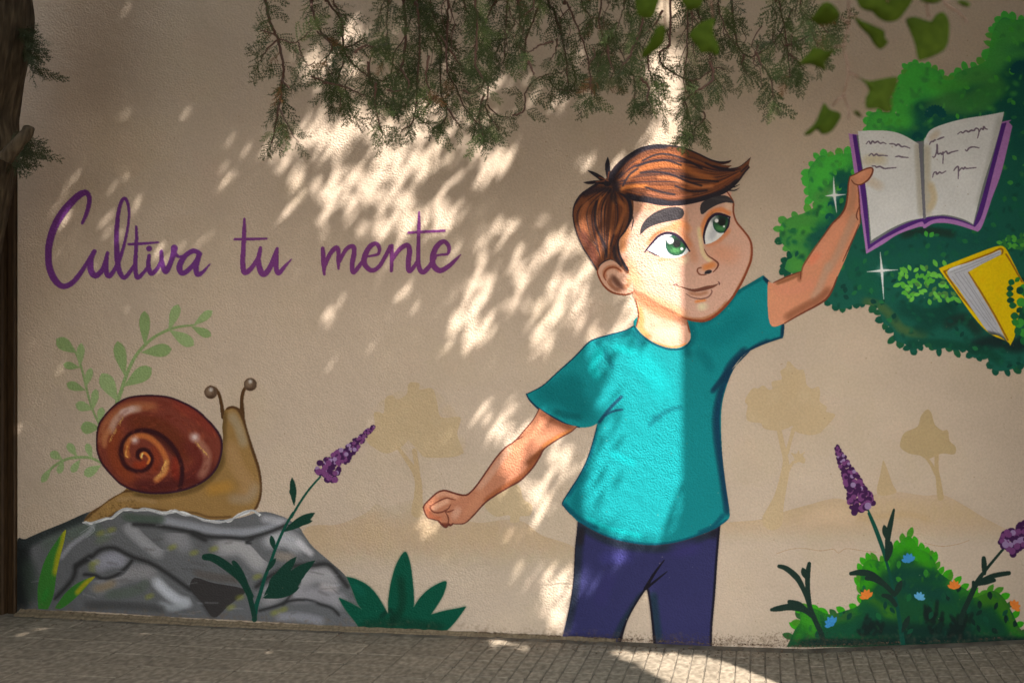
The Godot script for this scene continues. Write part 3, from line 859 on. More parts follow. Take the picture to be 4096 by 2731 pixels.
	var yb := sm(pp([1580, 295, 1600, 270, 1850, 170, 2050, 95, 2130, 76, 2175, 88, 2215, 145, 2310, 335, 2400, 520, 2330, 650, 2285, 800, 2270, 905, 2228, 992, 2228, 992, 2195, 950, 2040, 880, 1900, 740, 1750, 530, 1640, 380]))
	begin(yb, col(202, 154, 4))
	for i in 40:
		so([rng.randf_range(1900, 2350), rng.randf_range(150, 950)], 50, col(212, 168, 10) if i % 2 else col(190, 140, 6), 0.2)
	var br := col(118, 74, 18)
	so([1622, 312, 1850, 222, 2050, 145, 2135, 104, 2162, 120, 2150, 155], 13, br, 0.6, 0.25)
	so([1622, 312, 1690, 410, 1780, 540, 1900, 680, 2020, 830], 13, br, 0.6, 0.25)
	so([1842, 320, 1960, 500, 2090, 720, 2210, 945], 13, br, 0.6, 0.25)
	so([2190, 150, 2250, 250, 2340, 410], 13, br, 0.5, 0.25)
	endc()
	sub("painted_closed_book", "page", "grey page edges")
	var pg := sm(pp([1650, 308, 1850, 226, 2050, 150, 2130, 115, 2146, 138, 2130, 162, 1990, 232, 1838, 318, 1838, 318, 1960, 520, 2080, 722, 2200, 955, 2200, 955, 2120, 900, 2030, 870, 1900, 690, 1760, 480]))
	begin(pg, col(146, 147, 154))
	so([1650, 308, 1850, 226, 2130, 120], 12, col(176, 178, 186), 0.5)
	for l in [[1680, 320, 1860, 250, 2130, 135], [1720, 330, 1850, 280, 2130, 160], [1700, 360, 1800, 500, 2000, 760, 2100, 900], [1720, 330, 1830, 480, 2010, 740, 2160, 920], [1760, 330, 1880, 490, 2050, 760], [1800, 330, 1920, 520, 2100, 800]]:
		so(l, 6, col(96, 98, 108), 0.35, 0.3)
	so([2020, 880, 2110, 900, 2210, 960], 40, col(40, 46, 46), 0.5)
	endc()
	part("painted_foliage", "small green leaves painted over the right edge of the yellow book")
	gain = 1.9
	for i in 70:
		var o := Vector2(rng.randf_range(2290, 2620), rng.randf_range(370, 950))
		if o.x < 2280 + absf(o.y - 640) * 0.18:
			continue
		circ(o.x, o.y, rng.randf_range(26, 44), [col(14, 62, 46), col(20, 84, 44), col(46, 122, 44)][rng.randi() % 3])
	for f in [[2270, 420, 2210, 400, 60], [2260, 470, 2195, 465, 56], [2260, 520, 2190, 515, 60], [2270, 570, 2195, 580, 56], [2290, 620, 2215, 625, 60], [2310, 720, 2230, 720, 70], [2310, 790, 2240, 765, 60], [2330, 850, 2265, 870, 80], [2310, 400, 2280, 370, 60], [2330, 680, 2290, 650, 60]]:
		lf(f[0], f[1], f[2], f[3], f[4], [col(14, 60, 44), col(34, 104, 40), col(20, 80, 46)][rng.randi() % 3], 0.0)
	var n := 0
	for s in [[3072, 400, 605, 702, 634, 1035, 528, 880, 715, 866, 612, 874], [3072, 950, 1033, 130, 1066, 565, 912, 313, 1195, 295, 1048, 302]]:
		part("painted_sparkle", "white four-pointed sparkle painted left of the boy's raised wrist" if n == 0 else "white four-pointed sparkle painted below the open book")
		n += 1
		tl(s[0], s[1])
		var w := col(178, 186, 190)
		so([s[10], s[11]], 75, col(150, 165, 165), 0.35)
		for k in [2, 4, 6, 8]:
			st([s[k], s[k + 1], 4, (s[k] + s[10]) / 2.0, (s[k + 1] + s[11]) / 2.0, 14, s[10], s[11], 26], w)
		so([s[10], s[11]], 36, col(205, 212, 215), 0.6)
	id_now = 0
func paint_boy():
	gain = 1.67
	# trousers
	sub("painted_boy", "trousers")
	tl(2048, 2048)
	var tr := sm(pp([605, 60, 605, 60, 596, 180, 580, 330, 566, 600, 540, 800, 500, 1000, 455, 1180, 455, 1180, 1000, 1210, 1000, 1210, 1060, 1000, 1150, 830, 1238, 700, 1238, 700, 1258, 800, 1282, 1000, 1302, 1230, 1302, 1230, 1838, 1240, 1838, 1240, 1842, 1050, 1868, 750, 1892, 400, 1916, 120, 1916, 120, 1700, 60, 900, 60]))
	softp(tr, 8, col(70, 60, 70), 0.10)
	begin(tr, col(40, 40, 76))
	var blk := col(17, 15, 24)
	so([620, 100, 610, 330, 590, 600, 560, 820, 500, 1080], 70, col(28, 34, 44), 0.55)
	so([640, 130, 900, 260, 1200, 320, 1500, 310, 1850, 180], 70, col(30, 36, 46), 0.55)
	so([640, 160, 620, 300], 60, col(26, 24, 30), 0.6)
	so([1860, 200, 1880, 150], 80, col(24, 22, 30), 0.6)
	so([850, 420, 1100, 420], 90, col(50, 48, 100), 0.4)
	so([900, 600, 800, 850], 120, col(44, 40, 84), 0.35)
	so([1500, 350, 1700, 320], 110, col(46, 42, 88), 0.4)
	so([1500, 700, 1600, 1000], 140, col(42, 40, 78), 0.35)
	so([1200, 760, 1050, 980, 960, 1150], 60, col(24, 36, 46), 0.5)
	so([1300, 760, 1330, 1000, 1350, 1180], 60, col(22, 42, 52), 0.5)
	so([500, 1150, 950, 1180], 60, col(30, 32, 60), 0.4)
	so([1237, 705, 1150, 840, 1070, 990, 990, 1190], 26, blk, 0.7, 0.25)
	so([1245, 715, 1262, 820, 1285, 1000, 1310, 1220], 26, blk, 0.7, 0.25)
	so([1915, 130, 1890, 400, 1865, 760, 1840, 1060, 1838, 1230], 26, blk, 0.5, 0.25)
	so([600, 90, 580, 330, 566, 600, 540, 800, 500, 1000], 16, blk, 0.5, 0.25)
	endc()
	st([1225, 700, 30, 1310, 560, 24, 1400, 438, 10], blk)
	st([1232, 700, 26, 1330, 620, 20, 1428, 542, 8], blk)
	# shirt
	sub("painted_boy", "shirt")
	var sh := pt(2048, 1050, [1120, 578, 1120, 578, 1040, 622, 900, 660, 760, 702, 690, 745, 580, 860, 420, 1005, 280, 1130, 132, 1206, 132, 1206, 165, 1262, 250, 1342, 400, 1430, 520, 1490, 620, 1512, 720, 1505, 786, 1474, 786, 1474])
	sh.append_array(pt(1624, 1550, [1755, 345, 1722, 480, 1665, 660, 1585, 820, 1500, 952, 1438, 1056, 1438, 1056, 1455, 1095, 1500, 1150, 1570, 1218]))
	sh.append_array(pt(2048, 2048, [600, 78, 760, 172, 900, 232, 1050, 272, 1250, 300, 1400, 292, 1550, 265, 1700, 217, 1850, 158, 1960, 90, 2000, 42, 1998, -10]))
	sh.append_array(pt(2860, 1400, [110, 1200, 82, 1010, 58, 800, 48, 600, 52, 440, 80, 305, 130, 172, 200, 62, 270, 5], 0.52551))
	sh.append_array(pt(2500, 1000, [1262, 1400, 1400, 1232, 1600, 1122, 1858, 1032, 1858, 1032, 1872, 980, 1875, 860, 1842, 640, 1782, 480, 1710, 372, 1628, 295, 1628, 295, 1500, 372, 1400, 428, 1320, 470, 1000, 560, 700, 600, 400, 640, 130, 800], 0.34014))
	sh = sm(sh)
	softp(sh, 9, col(120, 125, 110), 0.06)
	begin(sh, col(10, 109, 114))
	var dt := col(2, 78, 86)
	var nv := col(10, 42, 62)
	tl(2048, 1050)
	so([300, 1180, 480, 1230, 660, 1330], 150, col(2, 88, 92), 0.55)
	so([450, 1100, 600, 1100, 560, 1300, 700, 1420], 110, col(2, 90, 94), 0.45)
	so([620, 1420, 500, 1400, 400, 1360], 50, col(2, 74, 78), 0.4)
	so([780, 720, 840, 800, 900, 900, 930, 970], 40, dt, 0.45)
	so([850, 700, 960, 670, 1090, 640], 50, dt, 0.4)
	so([1120, 640, 1200, 720, 1150, 760], 60, dt, 0.4)
	so([820, 800, 740, 960, 800, 1060], 70, col(5, 140, 142), 0.35)
	so([960, 780, 1100, 820], 60, col(8, 146, 148), 0.35)
	so([1010, 1230, 930, 1310, 860, 1390, 800, 1470], 24, nv, 0.45, 0.3)
	so([1015, 1350, 930, 1365, 850, 1410], 20, nv, 0.4, 0.3)
	so([1270, 1490, 1350, 1410, 1460, 1350, 1560, 1330], 40, dt, 0.4)
	so([1150, 860, 1300, 1000, 1400, 1200], 170, col(6, 136, 140), 0.3)
	so([1650, 560, 1660, 700, 1600, 780, 1640, 860], 60, dt, 0.4)
	so([1760, 640, 1900, 700, 2050, 560, 2200, 480], 150, col(2, 98, 104), 0.45)
	so([1720, 820, 1800, 900, 1830, 1000], 80, col(2, 92, 98), 0.4)
	so([2240, 800, 2100, 900, 1990, 1000, 1900, 1110, 1840, 1190], 40, nv, 0.5, 0.3)
	so([2350, 720, 2250, 770, 2120, 870, 2030, 980], 40, nv, 0.4)
	tl(2860, 1400, 0.52551)
	so([230, 0, 110, 130, 50, 300, 10, 500, 20, 700, 50, 900, 80, 1100, 100, 1250], 44, nv, 0.4, 0.3)
	so([180, 60, 80, 240, 30, 440, 30, 660, 60, 900, 95, 1180], 26, col(8, 48, 70), 0.5, 0.3)
	tl(2500, 1000, 0.34014)
	so([1320, 480, 1200, 640, 1060, 780, 900, 860], 60, col(2, 84, 92), 0.5)
	so([1640, 320, 1720, 410, 1790, 520, 1840, 660, 1865, 860, 1855, 1010], 40, nv, 0.55, 0.25)
	so([1700, 440, 1780, 640, 1800, 880], 70, col(4, 124, 130), 0.4)
	so([1850, 1030, 1600, 1115, 1400, 1225, 1260, 1390, 1200, 1560], 34, nv, 0.45, 0.3)
	so([1600, 340, 1400, 450, 1330, 500], 34, dt, 0.5)
	tl(1624, 1550)
	so([1740, 380, 1710, 540, 1660, 690, 1580, 850, 1490, 990], 40, col(2, 78, 92), 0.5, 0.3)
	so([1640, 800, 1600, 960, 1560, 1080, 1600, 1180], 70, col(2, 92, 98), 0.4)
	so([1450, 1070, 1520, 1140, 1600, 1210, 1760, 1290], 40, col(2, 62, 76), 0.5)
	so([2280, 260, 2340, 300], 40, dt, 0.35)
	so([1900, 600, 1960, 640, 2100, 700], 60, col(4, 134, 138), 0.25)
	tl(2048, 2048)
	so([640, 95, 760, 170, 900, 228, 1050, 268, 1250, 296, 1400, 288, 1550, 262, 1700, 213, 1850, 155, 1980, 70], 22, col(2, 70, 86), 0.5, 0.3)
	so([1940, 30, 1850, 130, 1720, 190], 36, col(4, 62, 80), 0.45)
	so([700, 60, 900, 150, 1200, 220], 40, col(4, 136, 138), 0.3)
	endc()
	tl(2048, 1050)
	ln([1120, 580, 1040, 623, 900, 661, 760, 703, 690, 746, 580, 862, 420, 1006, 280, 1131, 134, 1206], 12, nv, true)
	ln([134, 1206, 165, 1262, 250, 1342, 400, 1430, 520, 1489, 620, 1510], 18, nv, true)
	ln([1122, 580, 1150, 625, 1210, 680, 1300, 742, 1420, 788, 1520, 796, 1590, 776, 1640, 720], 22, col(4, 62, 74), true)
	tl(1624, 1550)
	ln([1757, 340, 1722, 480, 1665, 660, 1585, 820, 1500, 952, 1438, 1056, 1460, 1100, 1510, 1160], 10, nv, true)
	# arm that hangs down
	sub("painted_boy", "lowered_arm")
	gain = 1.72
	tl(1624, 1550)
	var am := sm(pp([1225, 190, 1225, 190, 1170, 292, 1080, 400, 1000, 490, 912, 550, 830, 640, 750, 752, 662, 880, 600, 952, 550, 985, 475, 977, 362, 944, 292, 960, 220, 1022, 165, 1082, 170, 1135, 200, 1190, 250, 1206, 300, 1225, 345, 1270, 372, 1285, 388, 1252, 410, 1268, 432, 1246, 480, 1250, 545, 1240, 622, 1170, 722, 1060, 832, 980, 950, 910, 1052, 850, 1160, 740, 1230, 632, 1272, 560, 1400, 470, 1520, 402, 1572, 354, 1572, 354, 1450, 325, 1330, 262]))
	begin(am, col(152, 100, 76))
	var o := col(84, 42, 34)
	so([1250, 240, 1400, 320, 1530, 370], 50, col(112, 66, 46), 0.5)
	so([1200, 330, 1100, 480, 1000, 560], 70, col(172, 116, 88), 0.45)
	so([950, 560, 860, 680, 760, 820, 660, 940], 50, col(166, 126, 106), 0.45)
	so([1270, 570, 1200, 650, 1120, 780, 1000, 870, 860, 950, 740, 1040], 50, col(122, 66, 38), 0.45)
	so([1260, 580, 1180, 640, 1120, 700], 40, col(104, 58, 34), 0.5)
	so([1520, 400, 1380, 470, 1260, 550], 40, col(160, 96, 48), 0.45)
	so([700, 960, 620, 1080, 540, 1180], 70, col(160, 108, 82), 0.4)
	so([290, 985, 370, 970, 480, 1010], 40, col(174, 128, 104), 0.5)
	so([480, 1120, 440, 1190], 60, col(172, 132, 112), 0.45)
	so([200, 1120, 240, 1190, 320, 1200], 36, col(150, 84, 58), 0.4)
	so([260, 1110, 340, 1060, 390, 1040], 40, col(184, 138, 114), 0.6)
	so([330, 1260, 400, 1260], 30, col(96, 46, 32), 0.6)
	endc()
	ln([1225, 192, 1170, 292, 1080, 400, 1000, 490, 912, 550, 830, 640, 750, 752, 662, 880, 600, 952, 550, 985, 475, 977, 362, 944, 292, 960, 220, 1022, 165, 1082, 170, 1135, 200, 1190, 250, 1206, 300, 1222], 15, o)
	ln([430, 1247, 480, 1250, 545, 1240, 622, 1170, 722, 1060, 832, 980, 950, 910, 1052, 850, 1160, 740, 1230, 632, 1272, 560, 1400, 470, 1520, 402, 1570, 356], 14, o)
	ln([990, 490, 1030, 470, 1075, 448], 9, o)
	st([300, 1222, 16, 345, 1268, 20, 372, 1280, 14, 388, 1255, 26, 410, 1262, 18, 432, 1246, 14], o)
	var h := col(96, 52, 40)
	ln([228, 1085, 300, 1040, 370, 1012, 410, 1018, 455, 1028], 12, h)
	ln([222, 1078, 228, 1115, 262, 1142, 310, 1145, 350, 1132, 390, 1108, 412, 1072], 14, h)
	ln([345, 1132, 390, 1138, 442, 1120], 12, h)
	ln([362, 1140, 385, 1180, 392, 1215, 384, 1255], 13, h)
	paint_arm_right()
	gain = 1.67
	# neck
	sub("painted_boy", "neck")
	tl(2048, 1050)
	begin(sm(pp([1110, 230, 1150, 400, 1165, 480, 1155, 540, 1140, 588, 1140, 588, 1200, 660, 1300, 730, 1420, 776, 1520, 782, 1595, 755, 1640, 702, 1640, 640, 1622, 580, 1612, 530, 1612, 400, 1300, 250])), col(180, 138, 118))
	so([1130, 250, 1250, 350, 1400, 440, 1560, 520, 1640, 530], 70, col(124, 78, 56), 0.5)
	so([1160, 320, 1300, 420, 1480, 500], 80, col(160, 104, 74), 0.45)
	so([1170, 420, 1190, 540, 1180, 600, 1260, 690], 50, col(176, 116, 66), 0.45)
	so([1350, 640, 1480, 660, 1560, 680], 90, col(196, 156, 134), 0.5)
	so([1300, 730, 1420, 770, 1520, 776, 1600, 745], 20, col(184, 112, 62), 0.5)
	so([1625, 560, 1635, 640], 18, col(140, 84, 60), 0.5)
	endc()
	var br := col(110, 58, 36)
	ln([1135, 330, 1160, 440, 1162, 500, 1150, 560, 1140, 590], 13, br)
	ln([1612, 540, 1622, 590, 1638, 640], 13, br)
	paint_head()

func paint_head():
	gain = 1.67
	sub("painted_boy", "face")
	var f := pt(2048, 500, [1970, 600, 2012, 660, 2038, 712, 2038, 800, 2068, 890, 2132, 970, 2185, 1042, 2207, 1120, 2202, 1230, 2160, 1342, 2112, 1450])
	f.append_array(pt(2048, 1050, [2040, 303, 1960, 402, 1862, 492, 1765, 538, 1645, 530, 1550, 500, 1400, 425, 1250, 330, 1150, 262, 1090, 190, 1040, 60]))
	f.append_array(pt(2048, 500, [1000, 1200, 980, 1100, 1000, 1020, 1060, 950, 1100, 850, 1100, 650, 1500, 600]))
	f = sm(f)
	begin(f, col(178, 140, 123))
	tl(2048, 500)
	so([1120, 760, 1300, 740, 1500, 780], 80, col(182, 132, 106), 0.4)
	so([1060, 960, 1020, 1060, 1020, 1160], 60, col(176, 116, 74), 0.5)
	so([1060, 1280, 1120, 1420, 1180, 1500], 110, col(182, 124, 90), 0.4)
	so([1180, 1560, 1400, 1660, 1600, 1760], 90, col(178, 122, 86), 0.35)
	so([1300, 1340, 1420, 1300], 140, col(198, 158, 134), 0.45)
	so([1580, 800, 1600, 1000, 1660, 1150, 1680, 1250], 60, col(172, 120, 94), 0.4)
	so([1620, 960, 1560, 900, 1480, 940], 60, col(188, 118, 74), 0.4)
	so([1255, 1090, 1310, 1020, 1400, 960, 1500, 950, 1580, 1010, 1640, 1110], 40, col(180, 114, 78), 0.4)
	so([1270, 1060, 1330, 1000, 1390, 970], 18, col(140, 86, 58), 0.4)
	so([1745, 1020, 1770, 900, 1840, 800, 1940, 780, 2010, 820], 40, col(190, 112, 62), 0.5)
	so([1800, 870, 1850, 800], 16, col(150, 90, 58), 0.45)
	so([1800, 1100, 1900, 1060, 2000, 960], 40, col(176, 106, 66), 0.4)
	so([1980, 740, 2010, 760], 60, col(194, 164, 142), 0.6)
	so([1720, 950, 1740, 1100, 1770, 1200, 1830, 1250], 34, col(200, 178, 138), 0.5)
	so([1600, 1230, 1570, 1260], 50, col(198, 172, 142), 0.45)
	so([1850, 1130, 1950, 1200, 2050, 1180], 130, col(184, 130, 104), 0.4)
	so([1500, 1220, 1350, 1240, 1600, 1200], 22, col(190, 126, 98), 0.4)
	so([1770, 1310, 1800, 1300, 1860, 1280], 46, col(184, 108, 54), 0.5)
	so([2040, 720, 2045, 800, 2070, 890, 2140, 975, 2195, 1060, 2205, 1150, 2190, 1260, 2150, 1360, 2060, 1530], 22, col(150, 92, 60), 0.4)
	tl(2048, 1050)
	so([1690, 360, 1780, 345], 22, col(196, 116, 62), 0.5)
	so([1730, 410, 1790, 400], 55, col(204, 184, 154), 0.5)
	so([1300, 380, 1450, 460, 1600, 515, 1750, 525, 1880, 470, 1980, 370], 34, col(148, 94, 62), 0.5, 0.3)
	so([1180, 290, 1350, 400, 1500, 470], 40, col(120, 78, 56), 0.4)
	endc()
	var br := col(112, 56, 36)
	tl(2048, 500)
	st([1972, 605, 10, 2012, 662, 14, 2036, 715, 14, 2036, 800, 14, 2066, 890, 15, 2130, 970, 17, 2183, 1043, 18, 2204, 1120, 20, 2199, 1230, 20, 2158, 1342, 20, 2108, 1450, 20, 2040, 1560, 22], br)
	tl(2048, 1050)
	st([2045, 295, 22, 1960, 400, 24, 1862, 488, 26, 1765, 533, 26, 1645, 526, 22, 1560, 500, 10], br)
	tl(2048, 500)
	# nose and mouth
	sub("painted_boy", "nose")
	var nl := col(98, 52, 38)
	st([1768, 1140, 6, 1800, 1195, 10, 1860, 1237, 13, 1896, 1272, 16, 1884, 1312, 14, 1850, 1348, 8], nl)
	st([1738, 1308, 12, 1710, 1318, 13, 1706, 1345, 14, 1732, 1372, 14, 1785, 1374, 8], col(110, 64, 46))
	circ(1805, 1348, 34, col(46, 42, 46), 18, -0.25)
	so([1775, 1365, 1830, 1345], 12, col(40, 36, 40), 0.4)
	sub("painted_boy", "mouth")
	fl([1498, 1464, 1498, 1464, 1560, 1482, 1640, 1502, 1700, 1500, 1790, 1476, 1850, 1468, 1905, 1452, 1905, 1452, 1860, 1488, 1790, 1512, 1700, 1530, 1650, 1526, 1560, 1490], col(96, 58, 46))
	ln([1485, 1466, 1510, 1462, 1530, 1476], 9, col(66, 40, 50))
	ln([1896, 1438, 1908, 1452, 1904, 1466], 10, col(80, 48, 46))
	tl(2048, 1050)
	so([1640, 280, 1720, 292, 1800, 270], 26, col(150, 104, 80), 0.5)
	st([1600, 285, 6, 1655, 318, 10, 1740, 332, 12, 1808, 312, 13, 1838, 270, 12, 1832, 250, 8], col(116, 80, 70))
	# ear
	sub("painted_boy", "ear")
	tl(2048, 500)
	begin(sm(pp([785, 1350, 800, 1300, 850, 1255, 920, 1244, 985, 1270, 1030, 1330, 1085, 1400, 1112, 1450, 1112, 1535, 1050, 1557, 950, 1546, 880, 1510, 820, 1440])), col(178, 138, 118))
	so([860, 1400, 850, 1350, 890, 1310, 950, 1305, 1010, 1345], 30, col(150, 96, 70), 0.6)
	so([930, 1400, 980, 1460, 1030, 1500], 44, col(80, 50, 40), 0.55)
	so([900, 1420, 920, 1480, 990, 1520], 30, col(120, 76, 56), 0.5)
	so([1040, 1490, 1090, 1450], 34, col(146, 98, 72), 0.5)
	so([1060, 1420, 1100, 1440], 30, col(170, 112, 78), 0.5)
	endc()
	ln([800, 1305, 786, 1352, 822, 1440, 880, 1508, 950, 1545, 1050, 1556, 1112, 1535], 17, br)
	ln([862, 1425, 846, 1380, 862, 1335, 905, 1308, 960, 1310, 1005, 1340], 15, col(112, 60, 40))
	ln([870, 1420, 890, 1460, 930, 1490], 8, col(140, 88, 64))
	# hair
	sub("painted_boy", "hair", "swept brown hair with black outlines")
	var hb := col(94, 57, 40)
	var hd := col(36, 33, 40)
	var hl := col(144, 88, 52)
	var side := sm(pp([930, 480, 780, 532, 700, 580, 630, 632, 577, 712, 556, 800, 565, 900, 600, 1020, 650, 1130, 720, 1240, 778, 1338, 778, 1338, 830, 1272, 905, 1238, 960, 1262, 1010, 1315, 1062, 1362, 1075, 1330, 1030, 1250, 1000, 1190, 985, 1120, 990, 1050, 1040, 985, 1085, 905, 1112, 830, 1115, 690, 1060, 600]))
	begin(side, hb)
	for i in 46:
		var t := rng.randf()
		var a := [lerpf(860, 960, t) + rng.randf_range(-20, 20), 580, lerpf(620, 1040, t), lerpf(760, 720, t), lerpf(610, 1030, t) + rng.randf_range(-15, 15), lerpf(950, 880, t), lerpf(760, 930, t), rng.randf_range(1100, 1260)]
		var k := rng.randf()
		so(a, rng.randf_range(7, 15), hl if k < 0.4 else (hd if k < 0.75 else col(84, 46, 34)), 0.3 if k < 0.4 else 0.35, 0.35)
	so([690, 720, 640, 860, 680, 1000], 50, col(150, 92, 60), 0.35)
	so([960, 680, 1040, 760, 1000, 900, 950, 1000], 34, hl, 0.4)
	so([820, 660, 780, 800, 790, 950, 850, 1080], 18, hl, 0.4, 0.3)
	so([780, 700, 765, 830, 780, 950, 850, 1090, 870, 1200], 22, hd, 0.5, 0.3)
	so([890, 650, 900, 800, 880, 950], 50, col(70, 44, 36), 0.45)
	so([650, 1000, 740, 1180, 800, 1280], 60, col(80, 44, 36), 0.4)
	so([930, 600, 850, 590, 760, 600, 660, 640], 46, hd, 0.5)
	so([930, 640, 950, 700], 50, hd, 0.45)
	so([1000, 620, 1070, 680, 1095, 780, 1085, 890, 1040, 990, 990, 1060, 985, 1140, 1010, 1220, 1060, 1330], 24, hd, 0.75, 0.25)
	so([945, 1120, 950, 1200, 1000, 1290], 30, hd, 0.5)
	so([577, 712, 556, 800, 565, 900, 600, 1020, 650, 1130, 720, 1240, 775, 1330], 18, hd, 0.7, 0.25)
	so([780, 540, 700, 585, 630, 637, 577, 715], 30, hd, 0.6, 0.25)
	so([800, 1300, 860, 1250, 930, 1245], 14, hd, 0.6, 0.25)
	endc()
	ln([1112, 840, 1115, 890, 1098, 962], 9, hd)
	var top := sm(pp([870, 530, 905, 430, 980, 340, 1080, 262, 1180, 206, 1300, 178, 1430, 180, 1580, 202, 1720, 260, 1830, 312, 1930, 334, 2022, 320, 2022, 320, 1990, 350, 1920, 366, 1920, 366, 2022, 372, 2022, 372, 1990, 396, 2080, 382, 2140, 342, 2197, 291, 2197, 291, 2178, 362, 2188, 388, 2188, 388, 2140, 445, 2085, 520, 2000, 600, 1900, 652, 1760, 697, 1600, 732, 1480, 742, 1350, 736, 1230, 712, 1100, 692, 1040, 640, 950, 600]))
	begin(top, hb)
	for i in 60:
		var t := rng.randf()
		var a := [960 + rng.randf_range(-10, 60), lerpf(470, 590, t), lerpf(1120, 1180, t), lerpf(310, 660, t), 1400, lerpf(235, 700, t), 1650, lerpf(270, 690, t), 1880, lerpf(370, 610, t), 2100, lerpf(400, 440, t)]
		var k := rng.randf()
		so(a, rng.randf_range(7, 14), col(138, 80, 46) if k < 0.35 else (hd if k < 0.62 else col(86, 48, 36)), 0.22, 0.35)
	so([1060, 480, 1200, 400, 1400, 360, 1550, 380, 1700, 450, 1850, 500], 50, col(156, 92, 50), 0.4)
	so([1000, 590, 1120, 560, 1250, 560], 26, col(178, 108, 56), 0.45)
	so([1150, 340, 1300, 280, 1450, 260, 1600, 290], 34, col(146, 84, 48), 0.4)
	so([1350, 480, 1500, 500, 1700, 560, 1850, 560], 30, col(164, 102, 64), 0.4)
	so([1250, 620, 1450, 660, 1650, 640], 24, col(140, 86, 62), 0.4)
	for l in [[1200, 330, 1320, 275, 1440, 270, 1600, 320, 1750, 400], [1180, 440, 1300, 430, 1450, 450, 1620, 520, 1750, 560], [1150, 380, 1280, 335, 1420, 325, 1560, 370], [1230, 570, 1350, 610, 1500, 640], [1550, 470, 1700, 500, 1900, 520], [1780, 350, 1900, 400, 2050, 420], [1500, 560, 1650, 610, 1800, 600], [1020, 560, 1080, 460, 1160, 400]]:
		so(l, 15, hd, 0.5, 0.3)
	so([880, 540, 930, 450, 1010, 350, 1100, 272, 1200, 216, 1310, 190, 1420, 188], 44, hd, 0.7, 0.25)
	so([1300, 186, 1430, 186, 1580, 208, 1720, 264, 1830, 318, 1930, 345, 2010, 328], 20, hd, 0.65, 0.25)
	so([900, 470, 960, 560, 950, 620], 60, hd, 0.6)
	so([960, 480, 1020, 440], 34, hd, 0.4)
	so([1060, 650, 1200, 690, 1350, 715, 1480, 722, 1600, 712, 1760, 680, 1900, 634, 2000, 582, 2080, 515], 42, hd, 0.75, 0.25)
	so([1200, 660, 1300, 680, 1420, 700], 26, hd, 0.5)
	so([2190, 300, 2130, 350, 2060, 392, 1960, 400, 1850, 375], 14, hd, 0.6, 0.25)
	so([2180, 390, 2130, 450, 2080, 520], 16, hd, 0.5, 0.25)
	so([2110, 430, 2170, 370], 12, hd, 0.5)
	endc()
	for t in [[880, 288, 880, 288, 897, 340, 905, 450, 890, 530, 868, 470, 856, 370], [688, 411, 688, 411, 760, 432, 840, 478, 900, 545, 860, 560, 800, 500, 735, 452], [652, 525, 652, 525, 740, 510, 815, 512, 860, 545, 780, 540, 700, 542]]:
		fl(t, hd)
		so([t[4] * 0.7 + t[8] * 0.3, t[5] * 0.4 + t[7] * 0.3 + t[9] * 0.3, t[8] - 8, t[9] - 30], 9, col(110, 62, 42), 0.6)
	st([1960, 560, 6, 2030, 570, 12, 2092, 545, 3], hd)
	st([1990, 600, 8, 2050, 598, 11, 2088, 578, 3], hd)
	# eyes and brows
	for k in 2:
		sub("painted_boy", "eye")
		var lid := col(38, 28, 44)
		var a := [1230, 1156, 1230, 1156, 1290, 1080, 1350, 1018, 1430, 992, 1510, 1012, 1572, 1068, 1626, 1152, 1626, 1152, 1590, 1190, 1500, 1220, 1420, 1220, 1330, 1196, 1262, 1155] if k == 0 else [1776, 1094, 1776, 1094, 1768, 1020, 1782, 940, 1822, 860, 1882, 820, 1950, 828, 2002, 846, 2002, 846, 1990, 922, 1950, 990, 1890, 1050, 1822, 1086]
		begin(sm(pp(a)), col(196, 196, 198))
		var c := Vector2(1508, 1102) if k == 0 else Vector2(1922, 902)
		var rx := 96.0 if k == 0 else 76.0
		var ry := 98.0 if k == 0 else 90.0
		so([a[0] + 60, a[1] - 60, c.x, c.y - ry * 1.0], 50, col(150, 152, 160), 0.35)
		circ(c.x, c.y, rx, col(30, 62, 58), ry)
		circ(c.x, c.y + 2, rx * 0.88, col(38, 76, 50), ry * 0.88)
		so([c.x - 30, c.y + 45, c.x + 30, c.y + 50], 34, col(66, 116, 70), 0.6)
		so([c.x - 60, c.y - 30, c.x + 50, c.y - 50], 50, col(24, 36, 34), 0.6)
		so([c.x + 8, c.y - 14], 52, col(26, 30, 30), 0.8)
		circ(c.x + 8, c.y - 12, 34, col(28, 30, 30))
		so([c.x - 50, c.y - 42], 48, col(190, 196, 196), 0.5)
		var hx := Vector2(-52, -42) if k == 0 else Vector2(-40, -24)
		circ(c.x + hx.x, c.y + hx.y, 30 if k == 0 else 18, col(214, 216, 218))
		circ(c.x + 54 if k == 0 else c.x + 28, c.y + 34 if k == 0 else c.y + 28, 14 if k == 0 else 10, col(190, 200, 200))
		endc()
		if k == 0:
			st([1222, 1164, 12, 1288, 1082, 20, 1350, 1018, 24, 1430, 990, 24, 1510, 1010, 26, 1572, 1066, 26, 1634, 1158, 12], lid)
			st([1240, 1148, 6, 1295, 1178, 12, 1358, 1204, 5], lid)
		else:
			st([1772, 1086, 12, 1764, 1018, 18, 1782, 935, 24, 1822, 856, 26, 1882, 816, 26, 1950, 826, 22, 2004, 846, 14], lid)
			st([2000, 846, 14, 1988, 922, 18, 1950, 988, 8], lid)
		sub("painted_boy", "eyebrow")
		var e := [1178, 1008, 1178, 1008, 1184, 950, 1220, 880, 1300, 810, 1400, 766, 1500, 750, 1562, 766, 1583, 802, 1570, 842, 1530, 868, 1430, 886, 1330, 912, 1250, 946, 1205, 985] if k == 0 else [1738, 812, 1730, 760, 1750, 710, 1820, 672, 1920, 645, 1985, 655, 2028, 692, 2034, 716, 1960, 710, 1870, 740, 1800, 782, 1760, 816]
		begin(sm(pp(e)), col(50, 47, 50))
